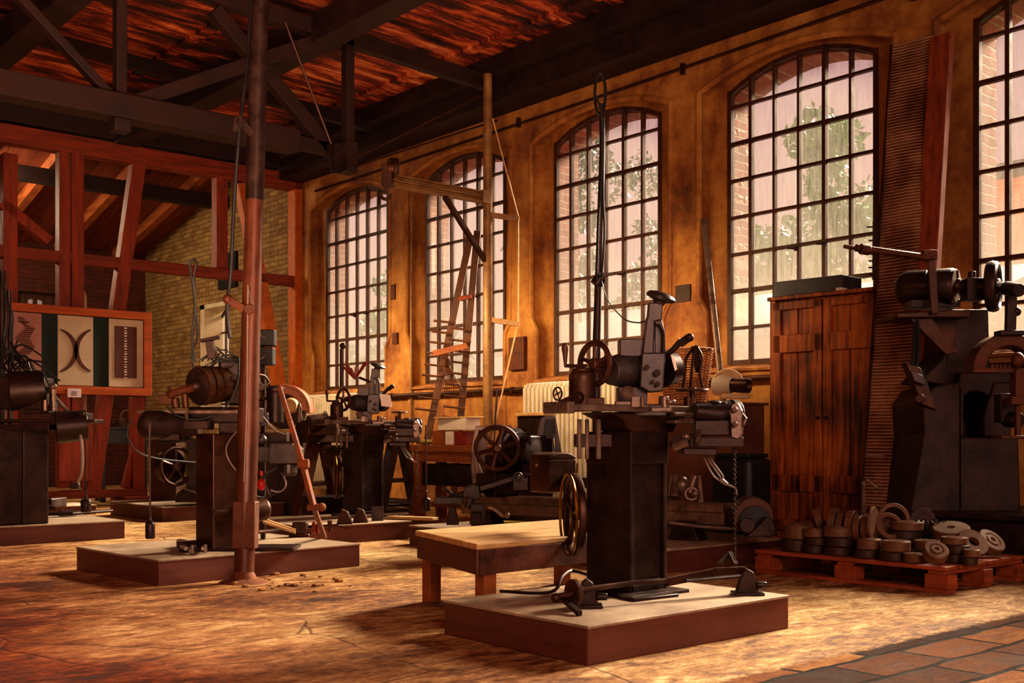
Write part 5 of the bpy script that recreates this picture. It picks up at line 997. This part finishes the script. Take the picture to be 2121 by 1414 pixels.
# ---------------------------------------------------------------- peg rack of two leaning poles
rk = thing('peg_rack', P(915, 1065, 12.2), 'tall rack of two leaning poles studded with pegs before the second window', 'rack')
dk = 12.2; fl = P(852, 905, dk); fl.z = 0; frr = P(936, 905, dk); frr.z = 0; tl_, tr_ = P(974, 490, 12.3), P(989, 478, 12.3)
m = MB(); m.bar(fl, tl_, .075, .05, FW); m.build('pole', M['rackwood'], rk, bevel=.006, smooth=False)
m = MB(); m.bar(frr, tr_, .075, .05, FW); m.build('pole', M['rackwood'], rk, bevel=.006, smooth=False)
m = MB(); m.bar(P(950, 619, 12.2), P(978, 614, 12.2), .04, .04, FW); m.build('crossbar', M['redwood'], rk)
m = MB(); m.tube([P(960, 497, 12.25), P(992, 487, 12.25)], .02); m.build('top_pin', M['rackwood'], rk)
lp = lambda y: P(974 + (y - 490) * (852 - 974) / 575, y, dk - .05); rp = lambda y: P(989 + (y - 478) * (936 - 989) / 587, y, dk - .05)
for f, ys in ((lp, (668, 690, 712, 734, 758, 780, 826, 850)), (rp, (683, 707, 729, 752, 775, 799, 823, 845, 866))):
    for y in ys:
        c = f(y); m = MB(); m.tube([c - RT * .2 + UP * .022, c + RT * .04 - UP * .005], .014, 6); m.build('peg', M['rackwood'], rk)
m = MB(); m.bar(P(897, 732, 12.0), P(967, 716, 12.0), .06, .055, FW); m.build('worn_bar', M['benchwood'], None); o = bpy.data.objects['worn_bar']; tag(o, 'worn thick wooden bar resting across the pegs of the rack', 'bar')
lr = thing('leaf_rake', P(936, 811, 12.0), 'rusty fan shaped rake head hanging from the peg rack', 'rake')
m = MB(); tp = P(926, 750, 12.0)
for k in range(11): m.tube([tp, P(905 + k * 5.2, 812 - abs(k - 5) * 1.0, 12.0)], .005, 5)
m.build('tines', M['iron_r'], lr)
m = MB(); m.ball(tp, .06, (.8, .3, 1)); m.tube([P(908, 779, 11.98), P(944, 772, 11.98)], .008, 6); m.build('socket', M['iron_r'], lr)
# ---------------------------------------------------------------- radiators
def radiator(ya, yb, label):
    t = thing('radiator', (7.72, (ya + yb) / 2, 0), label, 'radiator', 'cast radiators along the window wall'); n = int((yb - ya) / .062)
    m = MB()
    for k in range(n):
        y = ya + (k + .5) * (yb - ya) / n
        m.box((7.70, y, .78), (.14, .048, 1.22)); m.cyl((7.63, y, .2), (7.63, y, 1.36), .026, n=8); m.ball((7.70, y, 1.385), .05, (1.5, .5, .6), 8, 5)
    m.build('sections', M['radiator'], t, bevel=.006)
    m = MB(); m.cyl((7.70, ya, 1.28), (7.70, yb, 1.28), .03, n=10); m.cyl((7.70, ya, .25), (7.70, yb, .25), .03, n=10); m.build('header', M['radiator'], t)
    for y in (ya + .08, yb - .08): m = MB(); m.bb((7.66, y - .03, 0), (7.74, y + .03, .2)); m.build('foot', M['radiator'], t)
radiator(7.35, 8.69, 'cream ribbed radiator under the third window, left of the nearest grinder')
radiator(12.0, 13.2, 'cream ribbed radiator below the window nearest the corner post')
# ---------------------------------------------------------------- workbench with boxes
wb = thing('workbench', V((7.0, 8.8, 0)), 'brown wooden workbench with open dark shelf below the second window', 'workbench')
m = MB(); m.bb((6.72, 8.05, .70), (7.12, 9.45, .77)); m.build('worktop', M['benchwood'], wb, bevel=.006, smooth=False)
m = MB(); m.bb((6.74, 8.1, .60), (6.77, 9.4, .70)); m.bb((7.07, 8.1, .60), (7.10, 9.4, .70)); m.bb((6.74, 8.1, .60), (7.1, 8.13, .7)); m.build('apron', M['benchwood'], wb, smooth=False)
for x in (6.78, 7.06):
    for y in (8.15, 9.35): m = MB(); m.bb((x - .045, y - .045, 0), (x + .045, y + .045, .70)); m.build('leg', M['benchwood'], wb, bevel=.005, smooth=False)
m = MB(); m.bb((6.76, 8.22, .36), (7.08, 9.28, .58)); m.build('drawer_box', M['iron'], wb, bevel=.006, smooth=False)
m = MB(); m.bb((6.8, 8.1, .14), (7.04, 9.3, .18)); m.build('shelf', M['benchwood'], wb, smooth=False)
def carton(px, X, w, dpt, h, name, mat, label, cat='box', z=.772, rz=0.0):
    c = onX(px, 905, X); c.z = z + h / 2; m = MB(); m.box(c, (dpt, w, h), rz=rz); o = m.build(name, M[mat], None, bevel=.005, smooth=False); return tag(o, label, cat)
carton(920, 6.85, .20, .16, .145, 'wooden_box', 'benchwood', 'small brown wooden box on the workbench under the long cream carton')
carton(943, 6.83, .13, .16, .135, 'carton', 'paper', 'cream carton standing between wooden and red boxes on the workbench')
carton(963, 6.85, .15, .16, .14, 'red_box', 'redp', 'dull red box at right end of the row on the workbench', rz=.3)
carton(950, 6.85, .46, .18, .115, 'long_carton', 'paper', 'long cream carton lying across the boxes on the workbench', z=.92)
m = MB(); c = onX(950, 905, 6.85); c.z = 1.045; m.box(c, (.22, .50, .018), rz=.12); tag(m.build('flat_board', M['lightwood'], None, bevel=.003), 'thin loose board lying on top of the long cream carton', 'board')
m = MB(); c = onX(880, 905, 6.82); c.z = .80; m.ball(c, .10, (.8, 1.3, .28)); tag(m.build('yellow_rag', M['rag'], None), 'dull yellow rag at left end of the workbench', 'rag')
m = MB(); c = onX(1108, 858, 7.0); m.box(c, (.14, .42, .035)); tag(m.build('shelf_plank', M['lightwood'], None, bevel=.008), 'short pale plank sticking out left of the nearest grinder table', 'plank'); pk = c
st_ = thing('plank_stand', (pk.x, pk.y, 0), 'dark post stand holding the short pale plank left of the nearest grinder', 'stand')
m = MB(); m.bb((pk.x - .05, pk.y - .2, 0), (pk.x + .05, pk.y + .2, pk.z - .018)); m.build('post', M['iron'], st_, bevel=.01, smooth=False)
cc = G(838, 1056); ct = thing('cable_coil', cc, 'coil of dark cable lying on the floor right of the mid room grinder', 'coil')
m = MB(); rn = random.Random(9)
for k in range(10): m.torus(cc + V((rn.uniform(-.04, .04), rn.uniform(-.04, .04), .015 + .011 * k)), UP + V((rn.uniform(-.1, .1), rn.uniform(-.1, .1), 0)), .26 + rn.uniform(-.05, .04), .010, 36, 5)
m.build('coil', M['cable_d'], ct)
m = MB(); m.bar(G(800, 1074, .15) + UP * .015, G(902, 1078, 0.15) + UP * .015, .09, .025); tag(m.build('loose_board', M['lightwood'], None, bevel=.004), 'pale loose board lying from the mid room plinth towards the lathe', 'board')
tb_ = thing('tool_bundle', P(735, 790, 9.9), 'bunch of red handled tools sticking up behind the mid room grinder', 'tools')
m = MB(); rn = random.Random(4)
for k in range(9):
    a = rn.uniform(-1.2, 1.2); b = P(735, 785, 10.2); m.tube([b, b + UP * (.09 + .08 * rn.random()) + RT * (.13 * math.sin(a) )], [.008, .012], 6)
m.build('handle', M['redp'], tb_)
m = MB(); m.tube([P(708, 800, 10.2), P(708, 722, 10.2)], .02); m.ball(P(710, 716, 10.2), .03); m.build('upright', M['iron'], tb_)
m = MB(); m.tube([P(745, 782, 10.2), P(770, 792, 10.1)], .012); m.build('rod', M['iron_b'], tb_)
m = MB(); c = onX(852, 600, XW - .03); m.cyl((c.x, c.y, .4), (c.x, c.y, 4.0), .016, n=8); tag(m.build('wall_pipe', M['pipe_y'], None), 'thin vertical pipe on the pier between first and second windows', 'pipe')
# ---------------------------------------------------------------- stand with motor and basket behind the nearest grinder
s_a = P(1490, 905, 8.3); cabx = V((7.03, 5.45, 0))
cabx = V((7.03, 5.8, 0)); bs = thing('tool_cupboard', cabx, 'plain brown steel cupboard behind the nearest grinder, left of the wooden cabinet', 'cupboard')
m = MB(); m.bb((6.82, 5.36, .04), (7.25, 6.25, 1.115)); m.build('body', M['iron_p'], bs, bevel=.01, smooth=False)
m = MB(); m.bb((6.80, 5.34, 1.10), (7.27, 6.27, 1.12)); m.build('top', M['iron_p'], bs, smooth=False)
for y in (5.43, 6.18):
    m = MB(); m.bb((6.85, y - .03, 0), (7.2, y + .03, .04)); m.build('foot', M['iron'], bs, smooth=False)
bg = thing('black_chest', P(1520, 905, 7.75), 'black iron chest on the floor between lathe and wooden cabinet', 'chest')
c = V((6.64, 5.12, 0)); m = MB(); m.box(c + UP * .35, (.28, .36, .7)); m.build('body', M['black'], bg, bevel=.04)
m = MB(); m.box(c + UP * .715, (.24, .32, .03)); m.build('lid', M['black'], bg, bevel=.01)
mo = thing('bell_motor', P(1520, 830, 8.1), 'round motor with flared pale bell lying on the brown steel cupboard', 'motor')
a = P(1488, 797, 8.85); b = P(1572, 812, 8.62); b.z = a.z - .02; ax = (b - a).normalized()
m = MB(); m.lathe(a, ax, [(.085, -.02), (.088, 0), (.088, .04), (.07, .10), (.06, .13)], 28, False); m.lathe(a, ax, [(.075, .0), (.05, .06), (.03, .07)], 24); m.build('bell', M['radiator'], mo)
m = MB(); m.lathe(a, ax, [(.03, .02), (.05, .03), (.055, .12), (.058, .2), (.058, .27), (.05, .275), (.03, .24)], 22); m.build('body', M['iron_b'], mo)
m = MB(); m.prism(arc_pts(a + ax * .09 + UP * .0, RT, UP, .13, .2, 2.6, 10) + [a + ax * .09 - RT * .05, a + ax * .12 + RT * .1], FW * .1); m.box(a + ax * .15 - UP * .085, (.22, .12, .04), ax=W3); m.build('cover', M['lightwood'], mo, bevel=.006)
bk = thing('wicker_basket', P(1432, 830, 8.55), 'tall woven wicker basket standing on the cupboard behind the mushroom handle grinder', 'basket')
bc = V((7.04, 6.0, 1.122)); m = MB(); n = 40; R0, R1, H = .17, .235, .44
for j in range(22):
    f = j / 21; r = R0 + (R1 - R0) * f
    pts = [bc + UP * (H * f) + AX * (r * .85 * math.cos(2 * PI * k / n)) + AY * (r * math.sin(2 * PI * k / n)) + (V((math.cos(2 * PI * k / n), math.sin(2 * PI * k / n), 0)) * (.006 * (-1) ** (k + j))) for k in range(n + 1)]
    m.tube(pts, .0072 if j < 21 else .014, 5)
m.build('weave', M['wicker'], bk)
m = MB()
for k in range(20): t_ = 2 * PI * k / 20; dd = AX * .85 * math.cos(t_) + AY * math.sin(t_); m.tube([bc + dd * R0, bc + dd * R1 + UP * H], .007, 5)
m.lathe(bc, UP, [(.16, 0), (.16, .01)], 20); m.build('stakes', M['wicker'], bk)
pf = thing('pitchfork', bc + UP * .02, 'old pitchfork with curved iron tines standing in the wicker basket', 'fork')
m = MB(); c = P(1440, 735, 8.4)
for px, dx in ((1418, -6), (1432, -2), (1450, 8)): m.tube(spline([P(1442, 716, 8.4), P(px + 4, 740, 8.38), P(px, 775, 8.38), P(px + dx, 812, 8.42)], 5), .011, 6)
m.build('tine', M['iron_b'], pf)
m = MB(); m.bar(P(1438, 716, 8.4), P(1447, 770, 8.45), .05, .03, FW); m.build('socket', M['iron'], pf)
# ---------------------------------------------------------------- display board
YB = 13.45
db = thing('display_board', V((4.6, YB, 1.3)), 'wooden framed display board with three pale panels, at the left before the timber frame', 'board')
def bp(px, py, dy=0.0): return onY(px, py, YB + dy)
XL = bp(-14, 700).x; XR = bp(313, 700).x; ZT = bp(313, 648).z; ZB = bp(313, 820).z; fwid = .095
m = MB(); m.bb((XL, YB + .02, ZB), (XR, YB + .05, ZT)); m.build('backing', M['greenpanel'], db, smooth=False)
for nm, a, b in (('frame', (XL, ZT - fwid), (XR, ZT)), ('frame', (XL, ZB), (XR, ZB + fwid)), ('frame', (XR - .10, ZB + fwid), (XR, ZT - fwid)), ('frame', (XL, ZB + fwid), (XL + .09, ZT - fwid))):
    m = MB(); m.bb((a[0], YB - .03, a[1]), (b[0], YB + .02, b[1])); m.build(nm, M['orangewood_x'], db, bevel=.004, smooth=False)
zt1, zb1 = ZT - fwid - .01, ZB + fwid + .01
def panel(xa, xb, mat):
    m = MB(); m.bb((bp(xa, 700).x, YB + .0, zb1), (bp(xb, 700).x, YB + .02, zt1)); return m.build('panel', M[mat], db, smooth=False)
p1 = panel(4, 86, 'pinkpaper'); p2 = panel(120, 193, 'paper_y'); p3 = panel(226, 296, 'paper_y')
yf = YB - .006
def flat(pts, nm, mat, par, th=.004):
    m = MB(); m.prism([V((bp(x, y).x, yf, bp(x, y).z)) for x, y in pts], (0, th, 0)); return m.build(nm, M[mat], par, smooth=False)
L1 = [(42, 656), (50, 667), (48, 668), (62, 678), (46, 698), (61, 717), (41, 737), (61, 754), (52, 766)]
zz = []
for (x, y), (x2, y2) in zip(L1, L1[1:]): zz += [(x, y), (x2, y)] if False else [(x, y)]
wd = [8, 18, 4, 14, 22, 16, 22, 16, 20]
m = MB()
for i in range(len(L1) - 1):
    (x, y), (x2, y2) = L1[i], L1[i + 1]; n = 5
    for k in range(n):
        xx = x + (x2 - x) * k / n; ya, yb_ = y + (y2 - y) * k / n, y + (y2 - y) * (k + 1) / n; w_ = wd[i] + (wd[i + 1] - wd[i]) * k / n
        a = bp(xx - w_ * .7, ya); b = bp(xx + w_ * .7, yb_); m.bb((a.x, yf, b.z), (b.x, yf + .005, a.z))
m.build('zigzag_print', M['print'], p1, smooth=False)
def horn(c, r, a0, a1, w, tilt=0):
    n = 18; o = []; i_ = []
    for k in range(n + 1):
        a = a0 + (a1 - a0) * k / n; ww = w * math.sin(PI * (k / n * .86 + .07)) + .8
        o.append((c[0] + (r + ww) * math.cos(a), c[1] - (r + ww) * 1.0 * math.sin(a))); i_.append((c[0] + (r - ww) * math.cos(a), c[1] - (r - ww) * math.sin(a)))
    return o + list(reversed(i_))
flat(horn((110, 726), 46, -1.25, 1.25, 4.2), 'curved_print', 'print', p2); flat(horn((204, 726), 46, PI - 1.2, PI + 1.2, 4.2), 'curved_print', 'print', p2, .0045)
a = bp(237, 676); b = bp(283, 785); m = MB(); zz0, zz1 = bp(260, 783).z, bp(260, 676).z; m.bb((bp(237, 700).x, yf, zz0), (bp(283, 700).x, yf + .004, zz1)); pb = m.build('block_print', M['print'], p3, smooth=False)
m = MB()
for k in range(20):
    z = zz0 + (zz1 - zz0) * k / 20; m.bb((bp(256.5, 700).x, yf - .003, z + .003), (bp(262.5, 700).x, yf, z + (zz1 - zz0) / 20 * (.35 + .4 * ((k * 7) % 5) / 5)))
m.build('white_marks', M['paper'], pb, smooth=False)
a = bp(138, 804); b = bp(166, 823); m = MB(); m.bb((a.x, YB - .037, b.z), (b.x, YB - .031, a.z)); lb = m.build('caption_card', M['card'], db, smooth=False)
for z in (.62, .45, .25): m = MB(); zz_ = b.z + (a.z - b.z) * z; m.bb((a.x + .04, YB - .039, zz_ - .004), (b.x - .05, YB - .037, zz_ + .004)); m.build('text_line', M['print'], lb, smooth=False)
m = MB(); c = onY(174, 900, YF + .35); m.cyl((c.x, c.y, 0), (c.x, c.y, onY(174, 612, YF + .35).z), .035, n=12); m.tube([(c.x, c.y, onY(174, 612, YF + .35).z), (c.x - .02, c.y, onY(174, 608, YF + .35).z + .03), (c.x - .12, c.y, onY(174, 608, YF + .35).z + .03)], .03); tag(m.build('standpipe', M['plasterw'], None), 'cream standpipe behind the display board beside the red double post', 'pipe')
# blue grey bench in the far room with clutter
gt = thing('metal_bench', P(255, 1000, 14.9), 'blue grey metal bench in the far room right of the slanting red brace', 'bench')
d = 14.8; c = P(250, 905, d); zb = .985
m = MB(); m.box(V((c.x, c.y, zb - .02)), (.66, .5, .04), rz=-.2); m.box(V((c.x, c.y, zb - .13)), (.62, .46, .18), rz=-.2); m.build('worktop', M['bluegrey'], gt, bevel=.006, smooth=False)
for sx in (-.26, .26):
    for sy in (-.18, .18):
        q = V((c.x, c.y, 0)) + V((math.cos(.2) * sx + math.sin(.2) * sy, -math.sin(.2) * sx + math.cos(.2) * sy, 0)); m = MB(); m.box(q + UP * (.39), (.075, .075, .78), rz=-.2); m.build('leg', M['bluegrey'], gt, bevel=.004, smooth=False)
rn = random.Random(8)
for k, (px, nm, lb_) in enumerate(((238, 'metal_part', 'left one of two small metal parts on the blue grey bench'), (256, 'metal_part', 'right one of two small metal parts on the blue grey bench'))):
    q = P(px, 905, d - .05); q.z = zb + .002; m = MB(); r = .035 + .012 * (k % 2); m.lathe(q, UP, [(r, 0), (r, .05), (r * .6, .06), (r * .5, .09 + .02 * (k % 3)), (.01, .1 + .02 * (k % 3))], 14); tag(m.build(nm, M['steel_d' if k % 2 else 'iron_b'], None), lb_, 'part', 'small parts on the blue grey bench')
m = MB(); q = P(265, 862, d - .1); q.z = zb + .115; m.torus(q, FW, .1, .014, 28, 6); tag(m.build('metal_ring', M['steel'], None), 'pale metal ring standing upright on the blue grey bench', 'ring')
# added beads round the window recesses, standing in for their lit jamb edges
for i, yc in enumerate(BAYS):
    ar = arch(yc, .985, 3.99, .2, 18)
    pts = [(yc - .90, .02), (yc - .90, 1.98), (yc - .985, 2.12)] + [(yc - .985, 3.2)] + ar + [(yc + .985, 3.2), (yc + .985, 2.12), (yc + .90, 1.98), (yc + .90, .02)]
    if i == 0: continue
    mb = MB()
    for (a, b), (c, e) in zip(pts, pts[1:]): mb.tube([(XW + .01, a, b), (XW + .01, c, e)], .032, 8)
    for (a, b) in pts[1:-1]: mb.ball((XW + .01, a, b), .032, n=8, m=6)
    S(mb, 'trim_%d' % i, M['plaster'], org=V((0, 0, 0)))
# ---------------------------------------------------------------- camera, light
cam = bpy.data.cameras.new('camera'); co = bpy.data.objects.new('camera', cam); COL.objects.link(co)
co.location = (0, 0, CAMH); co.rotation_euler = (PI / 2, 0, -TH); cam.sensor_width = 36; cam.lens = FPX / 2121 * 36
cam.shift_y = (HY - 707) / 2121; cam.clip_start = .05; cam.clip_end = 300; SC.camera = co
w = bpy.data.worlds.new('sky'); SC.world = w; w.use_nodes = True; nt = w.node_tree; nt.nodes.clear(); t = NT(nt)
out = nt.nodes.new('ShaderNodeOutputWorld'); bg = nt.nodes.new('ShaderNodeBackground')
gen = t.n('TexCoord').outputs['Generated']; sp = t.n('SeparateXYZ'); t.l(gen, sp.inputs[0])
col = t.ramp(t.mrange(sp.outputs[2], -.1, .6), [(0.0, 'e6c8b0'), (.3, 'dcb0a4'), (1.0, 'b08c98')])
t.l(col, bg.inputs[0]); bg.inputs[1].default_value = .95; t.l(bg.outputs[0], out.inputs[0])
def light(kind, name, loc, target, energy, color, size=1.0, size_y=None, angle=None, spot=None):
    L = bpy.data.lights.new(name, kind); o = bpy.data.objects.new(name, L); COL.objects.link(o); L.energy = energy; L.color = color
    o.location = loc; d = V(target) - V(loc); o.rotation_euler = d.to_track_quat('-Z', 'Y').to_euler()
    if kind == 'AREA':
        L.shape = 'RECTANGLE'; L.size = size; L.size_y = size_y or size
    elif kind == 'SUN': L.angle = angle
    else: L.shadow_soft_size = size
    if kind == 'SPOT': L.spot_size = spot or 1.2; L.spot_blend = .8
    return o
light('SUN', 'sun_lamp', (20, 8, 14), (20 - 10, 8 - .5, 14 - 6.2), 60.0, (1.0, .84, .62), angle=math.radians(26))
light('AREA', 'hall_lamp', (.5, -3.0, 3.0), (5, 6, .8), 210, (1.0, .62, .46), 3, 2)  # added fill from behind the camera, no such lamp in the hall
light('AREA', 'uplight_lamp', (1.0, 3.0, .3), (3.9, 9.0, 5.0), 165, (1.0, .60, .38), 2.5, 2.5).data.spread = math.radians(80)  # added unseen fill that brightens the ceiling from below
light('AREA', 'left_lamp', (-3.5, 5.0, 3.2), (2, 6.5, 0), 50, (1.0, .42, .22), 2.5, 2.5)  # added red fill for the left side, not a real lamp
light('AREA', 'far_room_lamp', (4.0, 16.5, 4.2), (7.0, 16.5, 1.2), 130, (1.0, .80, .52), 1.5, 1.5)  # added fill brightening the far room, no lamp there
light('AREA', 'window_bay_lamp', (6.0, 9.5, 2.3), (7.9, 9.5, 1.5), 75, (1.0, .70, .36), 7, .3).data.spread = math.radians(100)  # added strip of fill, unseen from the camera, brightens the window wall
SC.view_settings.view_transform = 'Standard'
try: SC.view_settings.look = 'Medium High Contrast'
except Exception: pass
SC.view_settings.exposure = 0.12
SC.cycles.max_bounces = 7; SC.cycles.diffuse_bounces = 4; SC.cycles.glossy_bounces = 3; SC.cycles.transparent_max_bounces = 8
